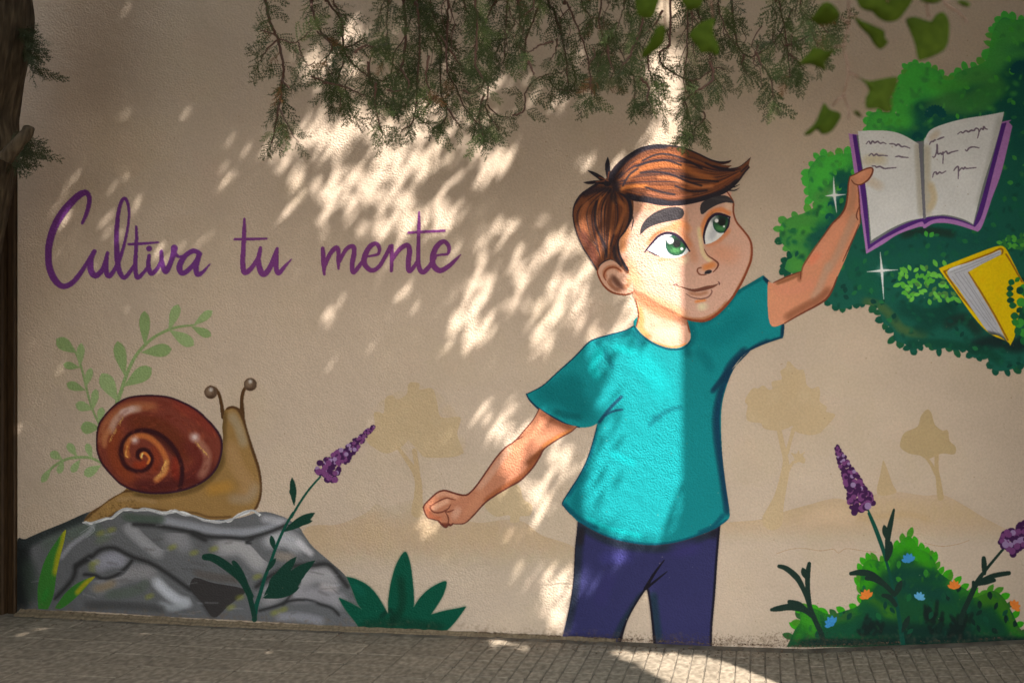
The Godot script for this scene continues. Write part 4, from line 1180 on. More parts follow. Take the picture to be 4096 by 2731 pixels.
		so([e[6], e[7], e[12], e[13]], 20, col(62, 58, 60), 0.4)
		endc()
	id_now = 0

func paint_letters():
	var words := ["word_cultiva", "word_tu", "word_mente"]
	tl(0, 683)
	gain = 2.45
	var c := col(78, 38, 92)
	part("painted_word", "purple brush lettering reading Cultiva")
	for s in [[752, 480, 26, 785, 410, 36, 812, 320, 40, 818, 250, 40, 800, 208, 46, 770, 200, 56, 715, 230, 66, 620, 325, 72, 530, 450, 72, 466, 600, 66, 440, 760, 60, 455, 900, 62, 508, 1010, 62, 580, 1060, 52, 660, 1028, 48, 720, 960, 42, 775, 880, 34, 830, 790, 40, 865, 738, 40], [865, 738, 38, 835, 810, 46, 828, 890, 56, 850, 948, 58, 890, 958, 52, 940, 905, 42, 970, 820, 40, 985, 752, 30], [985, 755, 32, 972, 850, 42, 975, 930, 48, 1002, 965, 40, 1042, 920, 36, 1088, 830, 26, 1132, 700, 22, 1168, 540, 26, 1183, 400, 30, 1172, 300, 32, 1142, 252, 32, 1108, 295, 42, 1080, 420, 50, 1068, 600, 50, 1074, 800, 50, 1094, 920, 50, 1136, 980, 44, 1182, 940, 38, 1225, 875, 32], [1248, 512, 22, 1252, 600, 30, 1246, 750, 36, 1240, 880, 38, 1258, 978, 42, 1310, 940, 34, 1358, 880, 28], [1180, 673, 22, 1300, 668, 26, 1452, 656, 16], [1368, 775, 30, 1360, 860, 40, 1385, 942, 44, 1440, 900, 36, 1475, 830, 30], [1480, 738, 32, 1488, 850, 42, 1520, 925, 50, 1562, 850, 46, 1592, 760, 52, 1598, 708, 64], [1600, 750, 40, 1640, 788, 26, 1690, 775, 20], [1835, 762, 42, 1800, 740, 44, 1762, 737, 44, 1690, 790, 46, 1646, 880, 55, 1672, 940, 46, 1740, 900, 46, 1802, 820, 46, 1826, 772, 38, 1800, 880, 46, 1812, 950, 50, 1862, 928, 38, 1926, 856, 10]]:
		st(s, c)
	circ(1368, 713, 27, c)
	gain = 1.95
	c = col(94, 46, 100)
	part("painted_word", "purple brush lettering reading tu")
	for s in [[2243, 438, 18, 2242, 540, 36, 2235, 700, 42, 2228, 840, 46, 2246, 932, 52, 2310, 890, 42, 2378, 780, 36, 2392, 705, 28], [2155, 628, 24, 2300, 626, 26, 2448, 622, 18], [2391, 705, 28, 2372, 820, 46, 2392, 918, 56, 2428, 948, 52, 2482, 880, 48, 2530, 760, 40, 2546, 712, 28], [2540, 740, 38, 2534, 870, 46, 2556, 940, 42, 2612, 880, 32, 2674, 812, 12]]:
		st(s, c)
	tl(1024, 683)
	gain = 1.7
	c = col(100, 50, 102)
	part("painted_word", "purple brush lettering reading mente")
	for s in [[612, 712, 36, 620, 830, 46, 626, 948, 26], [628, 880, 36, 678, 765, 40, 735, 706, 46, 757, 742, 40, 756, 830, 36, 757, 900, 20], [765, 830, 34, 826, 722, 38, 886, 692, 44, 902, 745, 46, 882, 860, 46, 895, 932, 42, 950, 870, 38, 1000, 800, 30], [1012, 787, 20, 1080, 776, 24, 1124, 760, 30, 1132, 710, 38, 1102, 668, 38, 1045, 696, 46, 998, 785, 52, 1000, 862, 52, 1062, 914, 46, 1130, 878, 40, 1190, 780, 36, 1235, 694, 40], [1246, 690, 40, 1246, 800, 38, 1243, 918, 30], [1252, 815, 34, 1318, 722, 40, 1388, 682, 46, 1410, 735, 48, 1398, 845, 50, 1408, 918, 46, 1452, 878, 36, 1496, 800, 26], [1498, 376, 14, 1496, 500, 30, 1491, 700, 36, 1494, 870, 42, 1532, 930, 46, 1590, 880, 42, 1645, 790, 36], [1632, 780, 20, 1710, 768, 22, 1764, 758, 26, 1770, 692, 38, 1722, 648, 42, 1660, 695, 50, 1622, 790, 52, 1632, 872, 54, 1690, 915, 50, 1762, 880, 42, 1830, 820, 30, 1880, 768, 8], [1402, 568, 24, 1560, 558, 26, 1732, 549, 22]]:
		st(s, c)
	id_now = 0
# ---------------------------------------------------------------- helpers for the built things
func W(px: float, py: float, z := 0.0) -> Vector3:      # a point on the wall face, z metres in front of it
	return Vector3((px - CX) * PX, (CY - py) * PX, z)

func at(px: float, py: float, z: float) -> Vector3:     # the same line of sight, z metres in front of the wall
	return EYE + (W(px, py) - EYE) * ((EYE.z - z) / EYE.z)

func lin(r, g, b) -> Color:                              # real-world linear base colour as an sRGB property
	return Color(r, g, b).linear_to_srgb()

func mat(c: Color, rough := 0.9) -> StandardMaterial3D:
	var m := StandardMaterial3D.new()
	m.albedo_color = c
	m.roughness = rough
	m.metallic_specular = 0.3
	return m

func numbered(called: String, parent: Node) -> String:
	if not parent.has_node(called):
		return called
	var i := 1
	while parent.has_node("%s_%03d" % [called, i]):
		i += 1
	return "%s_%03d" % [called, i]

func obj(called: String, mesh: Mesh, m: Material, parent: Node = self) -> MeshInstance3D:
	var o := MeshInstance3D.new()
	o.name = numbered(called, parent)
	o.mesh = mesh
	if m:
		o.material_override = m
	parent.add_child(o, true)
	return o

func thing(called: String, label: String, category: String, where := Vector3.ZERO, group := "") -> Node3D:
	var o := Node3D.new()
	o.name = numbered(called, self)
	add_child(o, true)
	o.position = where
	tag(o, label, category, group, "thing")
	return o

func tag(o: Node, label := "", category := "", group := "", kind := ""):
	for k in [["label", label], ["category", category], ["group", group], ["kind", kind]]:
		if k[1] != "":
			o.set_meta(k[0], k[1])

func noise(f: float, kind := FastNoiseLite.TYPE_SIMPLEX_SMOOTH, oct := 3, sd := 1) -> FastNoiseLite:
	var n := FastNoiseLite.new()
	n.noise_type = kind
	n.frequency = f
	n.fractal_octaves = oct
	n.seed = sd
	return n

func noise_tex(f: float, lo: Color, hi: Color, sd := 1, oct := 4, size := 512, as_n := false, bump := 4.0, mid = null) -> NoiseTexture2D:
	var t := NoiseTexture2D.new()
	t.width = size
	t.height = size
	t.seamless = true
	t.noise = noise(f, FastNoiseLite.TYPE_SIMPLEX_SMOOTH, oct, sd)
	t.as_normal_map = as_n
	t.bump_strength = bump
	if not as_n:
		var g := Gradient.new()
		g.set_color(0, lo)
		g.set_color(1, hi)
		if mid != null:
			g.add_point(0.5, mid)
		t.color_ramp = g
	return t

func quad(s: SurfaceTool, a: Vector3, b: Vector3, c: Vector3, d: Vector3):
	for v in [a, b, c, a, c, d]:
		s.add_vertex(v)

func box_into(s: SurfaceTool, lo: Vector3, hi: Vector3, bev := 0.0):
	var a := lo
	var b := hi
	var t := Vector3(bev, bev, bev)
	var i := lo + t
	var j := hi - t
	# six faces, twelve chamfers
	quad(s, Vector3(i.x, b.y, i.z), Vector3(j.x, b.y, i.z), Vector3(j.x, b.y, j.z), Vector3(i.x, b.y, j.z))
	quad(s, Vector3(i.x, a.y, j.z), Vector3(j.x, a.y, j.z), Vector3(j.x, a.y, i.z), Vector3(i.x, a.y, i.z))
	quad(s, Vector3(i.x, j.y, b.z), Vector3(j.x, j.y, b.z), Vector3(j.x, i.y, b.z), Vector3(i.x, i.y, b.z))
	quad(s, Vector3(j.x, j.y, a.z), Vector3(i.x, j.y, a.z), Vector3(i.x, i.y, a.z), Vector3(j.x, i.y, a.z))
	quad(s, Vector3(b.x, j.y, j.z), Vector3(b.x, j.y, i.z), Vector3(b.x, i.y, i.z), Vector3(b.x, i.y, j.z))
	quad(s, Vector3(a.x, j.y, i.z), Vector3(a.x, j.y, j.z), Vector3(a.x, i.y, j.z), Vector3(a.x, i.y, i.z))
	if bev > 0.0:
		for sx in [0, 1]:
			var x: float = b.x if sx else a.x
			var xi: float = j.x if sx else i.x
			quad(s, Vector3(xi, b.y, i.z), Vector3(xi, b.y, j.z), Vector3(x, j.y, j.z), Vector3(x, j.y, i.z))
		for sz in [0, 1]:
			var z: float = b.z if sz else a.z
			var zi: float = j.z if sz else i.z
			quad(s, Vector3(i.x, b.y, zi), Vector3(j.x, b.y, zi), Vector3(j.x, j.y, z), Vector3(i.x, j.y, z))
			for sx in [0, 1]:
				var x: float = b.x if sx else a.x
				var xi: float = j.x if sx else i.x
				quad(s, Vector3(xi, j.y, z), Vector3(x, j.y, zi), Vector3(x, i.y, zi), Vector3(xi, i.y, z))

func tube_into(s: SurfaceTool, p: PackedVector3Array, r: PackedFloat32Array, sides := 6, wob := 0.0):
	var rings := []
	for i in p.size():
		var d := (p[mini(i + 1, p.size() - 1)] - p[maxi(i - 1, 0)]).normalized()
		var u := d.cross(Vector3(0, 0, 1))
		if u.length() < 0.1:
			u = d.cross(Vector3(1, 0, 0))
		u = u.normalized()
		var v := d.cross(u)
		var ring := PackedVector3Array()
		for k in sides:
			var a := TAU * k / sides
			ring.append(p[i] + (u * cos(a) + v * sin(a)) * r[i] * (1.0 + rng.randf_range(-wob, wob)))
		rings.append(ring)
	for i in p.size() - 1:
		for k in sides:
			var n := (k + 1) % sides
			quad(s, rings[i][k], rings[i][n], rings[i + 1][n], rings[i + 1][k])
	for e in [0, p.size() - 1]:
		for k in range(1, sides - 1):
			for v in [rings[e][0], rings[e][k], rings[e][k + 1]]:
				s.add_vertex(v)

func tool(smooth := false) -> SurfaceTool:
	var s := SurfaceTool.new()
	s.begin(Mesh.PRIMITIVE_TRIANGLES)
	s.set_smooth_group(0 if smooth else 0xFFFFFFFF)
	return s

func done(s: SurfaceTool, smooth := false) -> ArrayMesh:
	s.generate_normals()
	return s.commit()

func spline3(p: PackedVector3Array, n := 5) -> PackedVector3Array:
	var r := PackedVector3Array()
	for i in p.size() - 1:
		var a := p[maxi(i - 1, 0)]
		var d := p[mini(i + 2, p.size() - 1)]
		for k in n:
			r.append(p[i].cubic_interpolate(p[i + 1], a, d, float(k) / n))
	r.append(p[p.size() - 1])
	return r

# ground level along the wall: the street dips in front of the boy and rises to both sides
func level(x: float) -> float:
	var px := x / PX + CX
	var k := [[-3000.0, 2380.0], [-1500.0, 2400.0], [70.0, 2447.0], [1024.0, 2499.0], [2048.0, 2541.0], [2850.0, 2579.0], [3240.0, 2592.0], [3450.0, 2580.0], [3812.0, 2568.0], [4096.0, 2553.0], [5000.0, 2526.0], [7000.0, 2520.0]]
	if px <= k[0][0]:
		return (CY - k[0][1]) * PX
	for i in k.size() - 1:
		if px < k[i + 1][0]:
			var t: float = (px - k[i][0]) / (k[i + 1][0] - k[i][0])
			return (CY - lerpf(k[i][1], k[i + 1][1], t)) * PX
	return (CY - 2520.0) * PX

# ---------------------------------------------------------------- the scene
func _ready():
	rng.seed = 20240611
	var cam := Camera3D.new()
	cam.name = "camera"
	var ca := CameraAttributesPhysical.new()
	ca.frustum_near = 0.1
	ca.frustum_far = 300.0
	ca.frustum_focal_length = 50.0
	ca.exposure_aperture = 5.0
	ca.frustum_focus_distance = 3.0
	cam.attributes = ca
	add_child(cam)
	cam.position = EYE
	cam.projection = Camera3D.PROJECTION_FRUSTUM
	cam.near = 0.1
	cam.far = 300.0
	cam.size = 2.0 * 0.1 * (2731.0 * PX * 0.5) / EYE.z
	cam.frustum_offset = Vector2((2048.0 - CX) * PX / EYE.z * 0.1, 0.0)
	cam.current = true
	var env := Environment.new()
	env.background_mode = Environment.BG_SKY
	var sk := ProceduralSkyMaterial.new()
	sk.sky_top_color = Color(0.66, 0.70, 0.73)
	sk.sky_horizon_color = Color(0.91, 0.875, 0.82)
	sk.sky_curve = 0.18
	sk.ground_bottom_color = Color(0.45, 0.40, 0.34)
	sk.ground_horizon_color = Color(0.70, 0.66, 0.60)
	sk.sky_energy_multiplier = 1.0
	var sky := Sky.new()
	sky.sky_material = sk
	env.sky = sky
	env.tonemap_mode = Environment.TONE_MAPPER_LINEAR
	env.tonemap_exposure = 5.0
	env.sdfgi_enabled = true
	env.ssao_enabled = true
	env.ssil_enabled = true
	var we := WorldEnvironment.new()
	we.name = "environment"
	we.environment = env
	add_child(we)
	var sun := DirectionalLight3D.new()
	sun.name = "sun"
	sun.light_color = Color(1.0, 0.975, 0.94)
	sun.light_energy = 0.94
	sun.light_angular_distance = 0.5
	sun.shadow_enabled = true
	add_child(sun)
	sun.look_at_from_position(SUN * 20.0, Vector3.ZERO)
	build_ground()
	build_wall()
	build_gate_post()
	build_pillar()
	build_side_fence()
	build_hedge()
	build_return_wall()
	build_paving()
	build_juniper()
	build_ivy()
	build_debris()

func build_ground():
	var s := tool()
	var xs := [-80.0, -30.0, -12.0]
	for i in 81:
		xs.append(-8.0 + i * 0.2)
	xs.append_array([12.0, 30.0, 80.0])
	var zs := [-60.0, -0.5, 3.0, 8.0, 30.0, 90.0]
	for i in xs.size() - 1:
		for j in zs.size() - 1:
			var q := []
			for k in [[i, j], [i + 1, j], [i + 1, j + 1], [i, j + 1]]:
				q.append(Vector3(xs[k[0]], level(xs[k[0]]) - 0.0045, zs[k[1]]))
			quad(s, q[0], q[1], q[2], q[3])
	var m := mat(Color.WHITE, 0.95)
	m.albedo_texture = noise_tex(0.02, lin(0.075, 0.062, 0.048), lin(0.20, 0.168, 0.13), 5)
	m.uv1_triplanar = true
	m.uv1_world_triplanar = true
	m.uv1_scale = Vector3(0.7, 0.7, 0.7)
	var g := obj("ground", done(s), m)
	tag(g, "", "", "", "structure")

func build_wall():
	# ---- the print: everything that is painted on the plaster
	for i in 1024:
		var d := Vector2(i % 32 - 15.5, i / 32 - 15.5).length() / 15.5
		fall.append(pow(maxf(0.0, 1.0 - d * d), 1.5))
	canvas = Image.create(int(CANVW * Q), int(CANVH * Q), false, Image.FORMAT_RGBA8)
	canvas.fill(lin(0.60, 0.477, 0.368))
	ids = Image.create(int(CANVW / 4), int(CANVH / 4), false, Image.FORMAT_L8)
	cur = canvas
	tl(0, 0, 1.0)
	gain = 1.67
	for i in 260:
		so([rng.randf_range(60, 4460), rng.randf_range(-260, 2640)], rng.randf_range(60, 240), col(176, 152, 126) if i % 2 else col(160, 138, 114), 0.07)
	paint_hills()
	paint_far_trees()
	id_now = 0
	paint_sprigs()
	id_now = 0
	paint_rock()
	paint_snail()
	paint_low_plants()
	paint_tree_bush()
	paint_bush()
	paint_books()
	paint_lavender()
	id_now = 0
	paint_boy()
	paint_letters()
	# hairline cracks, soiling along the foot
	gain = 1.67
	tl(3072, 2048)
	var cr := col(140, 110, 86)
	ln([80, 380, 200, 340, 330, 330, 480, 352, 600, 338, 650, 372, 720, 333, 870, 352, 1000, 366], 4, cr)
	ln([1440, 282, 1600, 312, 1750, 290, 1850, 256], 4, cr)
	tl(0, 0, 1.0)
	for i in 1500:
		var x := rng.randf_range(70, 4300)
		var yb := CY - level((x - CX) * PX) / PX
		so([x, yb - pow(rng.randf(), 2.2) * 42], rng.randf_range(3, 14), col(96, 78, 62), 0.16)
	for i in 2600:
		so([rng.randf_range(1800, 3560), 2556 - pow(rng.randf(), 2.0) * 34 + rng.randf_range(0, 40)], rng.randf_range(2, 5), col(62, 47, 36), 0.4)
	for i in 420:
		so([rng.randf_range(70, 4400), rng.randf_range(-200, 2500)], rng.randf_range(2.5, 4.5), col(104, 78, 56), 0.5)
	for i in 220:
		so([rng.randf_range(1000, 4400), rng.randf_range(100, 2500)], rng.randf_range(2.5, 4.5), col(176, 156, 134), 0.45)
	canvas.resize(2048, int(2048 * CANVH / CANVW), Image.INTERPOLATE_LANCZOS)
	var w := canvas.get_width()
	var h := canvas.get_height()
	var grain := noise(0.14, FastNoiseLite.TYPE_SIMPLEX, 2, 7).get_image(w, h, false, false, false).get_data()
	var cloud := noise(0.006, FastNoiseLite.TYPE_SIMPLEX_SMOOTH, 4, 3).get_image(w, h, false, false, false).get_data()
	var px := canvas.get_data()
	for i in w * h:
		var k := 256 + (grain[i] - 128) / 15 + (cloud[i] - 128) / 12
		var j := i * 4
		px[j] = mini(255, px[j] * k >> 8)
		px[j + 1] = mini(255, px[j + 1] * k >> 8)
		px[j + 2] = mini(255, px[j + 2] * k >> 8)
	canvas = Image.create_from_data(w, h, false, Image.FORMAT_RGBA8, px)
	# plaster relief: knobbly float finish, shallow trowel waves
	var a := noise(0.21, FastNoiseLite.TYPE_SIMPLEX, 2, 11).get_image(w, h, false, false, false).get_data()
	var b := noise(0.035, FastNoiseLite.TYPE_SIMPLEX_SMOOTH, 2, 12).get_image(w, h, false, false, false).get_data()
	var c := noise(0.30, FastNoiseLite.TYPE_CELLULAR, 1, 13).get_image(w, h, false, false, false).get_data()
	for i in w * h:
		a[i] = clampi(128 + ((a[i] - 128) * 5 + (c[i] - 128) * 3) * (40 + cloud[i]) / 2600 + (b[i] - 128) * 4 / 12, 0, 255)
	var hm := Image.create_from_data(w, h, false, Image.FORMAT_L8, a)
	var m := mat(Color.WHITE, 0.82)
	m.albedo_texture = ImageTexture.create_from_image(canvas)
	m.heightmap_enabled = true
	m.heightmap_texture = ImageTexture.create_from_image(hm)
	m.heightmap_scale = 0.6
	m.texture_repeat = false
	var wall := thing("mural_wall", "long beige plaster wall painted with a mural of a boy, a snail and books", "wall", Vector3.ZERO)
	var plain := mat(lin(0.60, 0.477, 0.368), 0.85)
	plain.heightmap_enabled = true
	plain.heightmap_texture = noise_tex(0.11, Color.BLACK, Color.WHITE, 21, 3)
	plain.heightmap_scale = 0.35
	plain.uv1_triplanar = true
	plain.uv1_world_triplanar = true
	plain.uv1_scale = Vector3(0.75, 0.75, 0.75)
	var xl := (68.0 - CX) * PX
	var xr := (X0 + CANVW - CX) * PX
	var yt := (CY - Y0) * PX
	var yb2 := (CY - Y0 - CANVH) * PX
	var s := tool()
	var far := [Vector3(5.0, 4.6, 0), Vector3(5.0, -0.5, 0)]
	quad(s, Vector3(xl, 4.6, 0), Vector3(5.0, 4.6, 0), Vector3(5.0, yt, 0), Vector3(xl, yt, 0))
	quad(s, Vector3(xr, yt, 0), Vector3(5.0, yt, 0), Vector3(5.0, yb2, 0), Vector3(xr, yb2, 0))
	quad(s, Vector3(xl, yb2, 0), Vector3(5.0, yb2, 0), Vector3(5.0, -0.5, 0), Vector3(xl, -0.5, 0))
	quad(s, Vector3(xl, 4.6, -0.3), Vector3(xl, 4.6, 0), Vector3(xl, -0.5, 0), Vector3(xl, -0.5, -0.3))
	quad(s, Vector3(5, 4.6, 0), Vector3(5, 4.6, -0.3), Vector3(5, -0.5, -0.3), Vector3(5, -0.5, 0))
	quad(s, Vector3(xl, 4.6, -0.3), Vector3(5, 4.6, -0.3), Vector3(5, 4.6, 0), Vector3(xl, 4.6, 0))
	quad(s, Vector3(5, 4.6, -0.3), Vector3(xl, 4.6, -0.3), Vector3(xl, -0.5, -0.3), Vector3(5, -0.5, -0.3))
	obj("wall_body", done(s), plain, wall)
	s = tool()
	s.set_normal(Vector3(0, 0, 1))
	for v in [[xl, yt], [xr, yt], [xr, yb2], [xl, yt], [xr, yb2], [xl, yb2]]:
		uv_vert(s, v[0], v[1], 0.0)
	obj("plaster_face", tangents(s), m, wall)
	# ---- every painted figure is a part of the wall: the piece of the face that it covers
	var idw := ids.get_width()
	var idh := ids.get_height()
	var raw := ids.get_data()
	var tools := {}
	var parent := {}                                     # pieces that do not touch become parts of their own where leaves or words are
	var above := []
	var runs := []
	for y in idh:
		var now := []
		var x := 0
		var row := y * idw
		while x < idw:
			var k := raw[row + x]
			if k == 0:
				x += 1
				continue
			var x2 := x
			while x2 < idw and raw[row + x2] == k:
				x2 += 1
			var me := runs.size()
			runs.append([k, x, x2, y])
			parent[me] = me
			if id_list[k - 1][1] in ["leaf", "written_word"]:
				for q in above:
					if runs[q][0] == k and runs[q][1] <= x2 and runs[q][2] >= x:
						parent[root_of(parent, q)] = root_of(parent, me)
			now.append(me)
			x = x2
		above = now
	var sizes := {}
	for i in runs.size():
		var k: int = runs[i][0]
		if id_list[k - 1][1] in ["leaf", "written_word"]:
			var r := root_of(parent, i)
			sizes[r] = sizes.get(r, 0) + runs[i][2] - runs[i][1]
	var biggest := {}
	for r in sizes:
		var k: int = runs[r][0]
		if not biggest.has(k) or sizes[r] > sizes[biggest[k]]:
			biggest[k] = r
	var pieces := {}
	for i in runs.size():
		var k: int = runs[i][0]
		var x: int = runs[i][1]
		var x2: int = runs[i][2]
		var y: int = runs[i][3]
		var key := k * 1000000
		if biggest.has(k):
			var r := root_of(parent, i)
			key += (r if sizes[r] >= 24 else biggest[k]) + 1
		if not pieces.has(key):
			pieces[key] = tool()
			pieces[key].set_normal(Vector3(0, 0, 1))
			if not tools.has(k):
				tools[k] = []
			tools[k].append(pieces[key])
		if true:
			var t: SurfaceTool = pieces[key]
			var ax := maxf((X0 + x * 4 - CX) * PX, xl)
			var bx := (X0 + x2 * 4 - CX) * PX
			var ay := (CY - Y0 - y * 4) * PX
			var by := (CY - Y0 - y * 4 - 4) * PX
			if bx > ax:
				for v in [[ax, ay], [bx, ay], [bx, by], [ax, ay], [bx, by], [ax, by]]:
					uv_vert(t, v[0], v[1], 0.002)
	for i in id_list.size():
		if not tools.has(i + 1):
			continue
		var e: Array = id_list[i]
		var mesh := tangents(tools[i + 1][0])
		if e[1] == "":
			var o := obj(e[0], mesh, m, wall)
			tag(o, e[2])
			continue
		if not wall.has_node(NodePath(e[0])):
			var n := Node3D.new()
			n.name = e[0]
			wall.add_child(n)
			tag(n, {"painted_boy": "painted brown-haired boy in a teal shirt reaching up to a book", "painted_snail": "painted brown snail with a red-brown shell on the grey rock", "painted_lavender": "painted purple lavender stem in front of the grey rock", "painted_lavender_001": "painted upright purple lavender rising from the low bush", "painted_lavender_002": "painted purple lavender cut by the right edge", "painted_open_book": "painted open book with purple cover held in the boy's hand", "painted_closed_book": "painted yellow closed book half hidden in green leaves", "painted_bush": "painted low green bush with blue and orange flowers", "painted_weed": "painted dark branching weed at the left of the low bush"}.get(e[0], ""))
		var o2 := obj(e[1], mesh, m, wall.get_node(NodePath(e[0])))
		tag(o2, e[2])
		for n2 in range(1, tools[i + 1].size()):
			obj(e[1], tangents(tools[i + 1][n2]), m, wall.get_node(NodePath(e[0])))

func root_of(up: Dictionary, i: int) -> int:
	while up[i] != i:
		i = up[i]
	return i

func uv_vert(s: SurfaceTool, x: float, y: float, z: float):
	s.set_uv(Vector2((x / PX + CX - X0) / CANVW, (CY - y / PX - Y0) / CANVH))
	s.add_vertex(Vector3(x, y, z))

func tangents(s: SurfaceTool) -> ArrayMesh:
	return s.commit()

func build_gate_post():
	var o := thing("gate_post", "dark brown wooden gate post at the left end of the mural wall", "gate post", W(0, 2450, 0))
	var m := mat(Color.WHITE, 0.6)
	m.albedo_texture = noise_tex(0.02, lin(0.020, 0.011, 0.005), lin(0.060, 0.033, 0.014), 31, 4)
	m.uv1_triplanar = true
	m.uv1_scale = Vector3(9, 0.7, 9)
	var s := tool()
	box_into(s, Vector3(-0.42, -0.1, -0.12), Vector3(0.040, 3.6, 0.03), 0.006)
	obj("board", done(s), m, o)
	s = tool()
	box_into(s, Vector3(0.0425, -0.1, -0.1), Vector3(0.0795, 3.6, 0.012), 0.004)
	obj("jamb", done(s), m, o)
	s = tool()
	box_into(s, Vector3(-0.03, -0.1, 0.032), Vector3(0.008, 3.6, 0.052), 0.006)
	obj("moulding", done(s), m, o)

func build_pillar():
	var z1 := 1.35
	var xe := (2722.0 - CX) * PX + 1.282 * z1
	var o := thing("concrete_pillar", "tall square concrete pillar standing on the pavement beside the wall", "pillar", Vector3(xe, level(xe), z1))
	var m := mat(lin(0.45, 0.41, 0.36), 0.9)
	var s := tool()
	box_into(s, Vector3(0, 0.12, -0.25), Vector3(0.5, 7.0, 0), 0.004)
	obj("shaft", done(s), m, o)
	s = tool()
	box_into(s, Vector3(-0.04, -0.05, -0.29), Vector3(0.54, 0.118, 0.04), 0.01)
	obj("base", done(s), m, o)

func build_side_fence():
	var o := thing("side_fence", "tall dark brown board fence running out from the left end of the wall", "fence", Vector3(-4.105, level(-4.105), 0.034))
	var m := mat(lin(0.07, 0.042, 0.022), 0.7)
	var s := tool()
	box_into(s, Vector3(-0.02, -0.05, 0), Vector3(0.02, 4.3, 0.196), 0.004)
	var board := done(s)
	for i in 21:
		var p := obj("board", board, m, o)
		p.position = Vector3(0, rng.randf_range(-0.01, 0.01), i * 0.2)
	s = tool()
	box_into(s, Vector3(-0.075, 3.4, 0), Vector3(-0.0225, 3.5, 4.2), 0.004)
	obj("rail", done(s), m, o)

func build_return_wall():
	var o := thing("return_wall", "dark brick wall standing out from the right end of the mural wall", "wall", Vector3(1.95, level(1.95), 0.01))
	var s := tool()
	box_into(s, Vector3(0, -0.05, 0), Vector3(0.24, 5.2, 1.62), 0.004)
	obj("wall_body", done(s), mat(lin(0.12, 0.085, 0.06), 0.9), o)
	s = tool()
	box_into(s, Vector3(-0.04, 5.203, -0.0), Vector3(0.28, 5.27, 1.67), 0.006)
	obj("coping", done(s), mat(lin(0.3, 0.27, 0.23), 0.9), o)

func build_hedge():
	var o := thing("hedge", "tall dark green hedge across the pavement from the left end of the wall", "hedge", Vector3(-3.2, level(-3.2), 3.6))
	var s := tool()
	for k in 2:
		var q := Basis(Vector3(1, 0, 0), k * 1.3)
		quad(s, q * Vector3(-0.5, 0, 0), q * Vector3(0, 0.35, 0.06), q * Vector3(0.5, 0, 0), q * Vector3(0, -0.35, 0.06))
	var mm := MultiMesh.new()
	mm.transform_format = MultiMesh.TRANSFORM_3D
	mm.use_colors = true
	mm.mesh = done(s)
	mm.instance_count = 9000
	for i in 9000:
		var l := rng.randf_range(0.07, 0.13)
		var b := Basis(Vector3(rng.randf_range(-1, 1), rng.randf_range(-1, 1), rng.randf_range(-1, 1)).normalized(), rng.randf() * TAU)
		mm.set_instance_transform(i, Transform3D(b.scaled_local(Vector3(l, l, l)), Vector3(rng.randf_range(-0.9, 0.95), rng.randf_range(0, 4.0), rng.randf_range(-0.5, 0.7))))
		mm.set_instance_color(i, Color(0.03, 0.042, 0.018) * rng.randf_range(0.6, 1.3))
	var f := MultiMeshInstance3D.new()
	f.name = "foliage"
	f.multimesh = mm
	var m := mat(Color.WHITE, 0.7)
	m.vertex_color_use_as_albedo = true
	f.material_override = m
	o.add_child(f)
	tag(f, "", "", "", "stuff")
	for i in 6:
		s = tool(true)
		tube_into(s, PackedVector3Array([Vector3(-0.8 + i * 0.32, -0.05, 0), Vector3(-0.78 + i * 0.32, 1.2, 0.05), Vector3(-0.8 + i * 0.33, 3.2, 0)]), PackedFloat32Array([0.03, 0.025, 0.01]), 7, 0.08)
		obj("stem", done(s), mat(lin(0.09, 0.06, 0.04)), o)

func paver_mesh(sx: float, sz: float) -> ArrayMesh:
	var s := tool()
	var h := 0.03
	var b := 0.004
	box_into(s, Vector3(-sx / 2, -h, -sz / 2), Vector3(sx / 2, 0, sz / 2), b)
	return done(s)

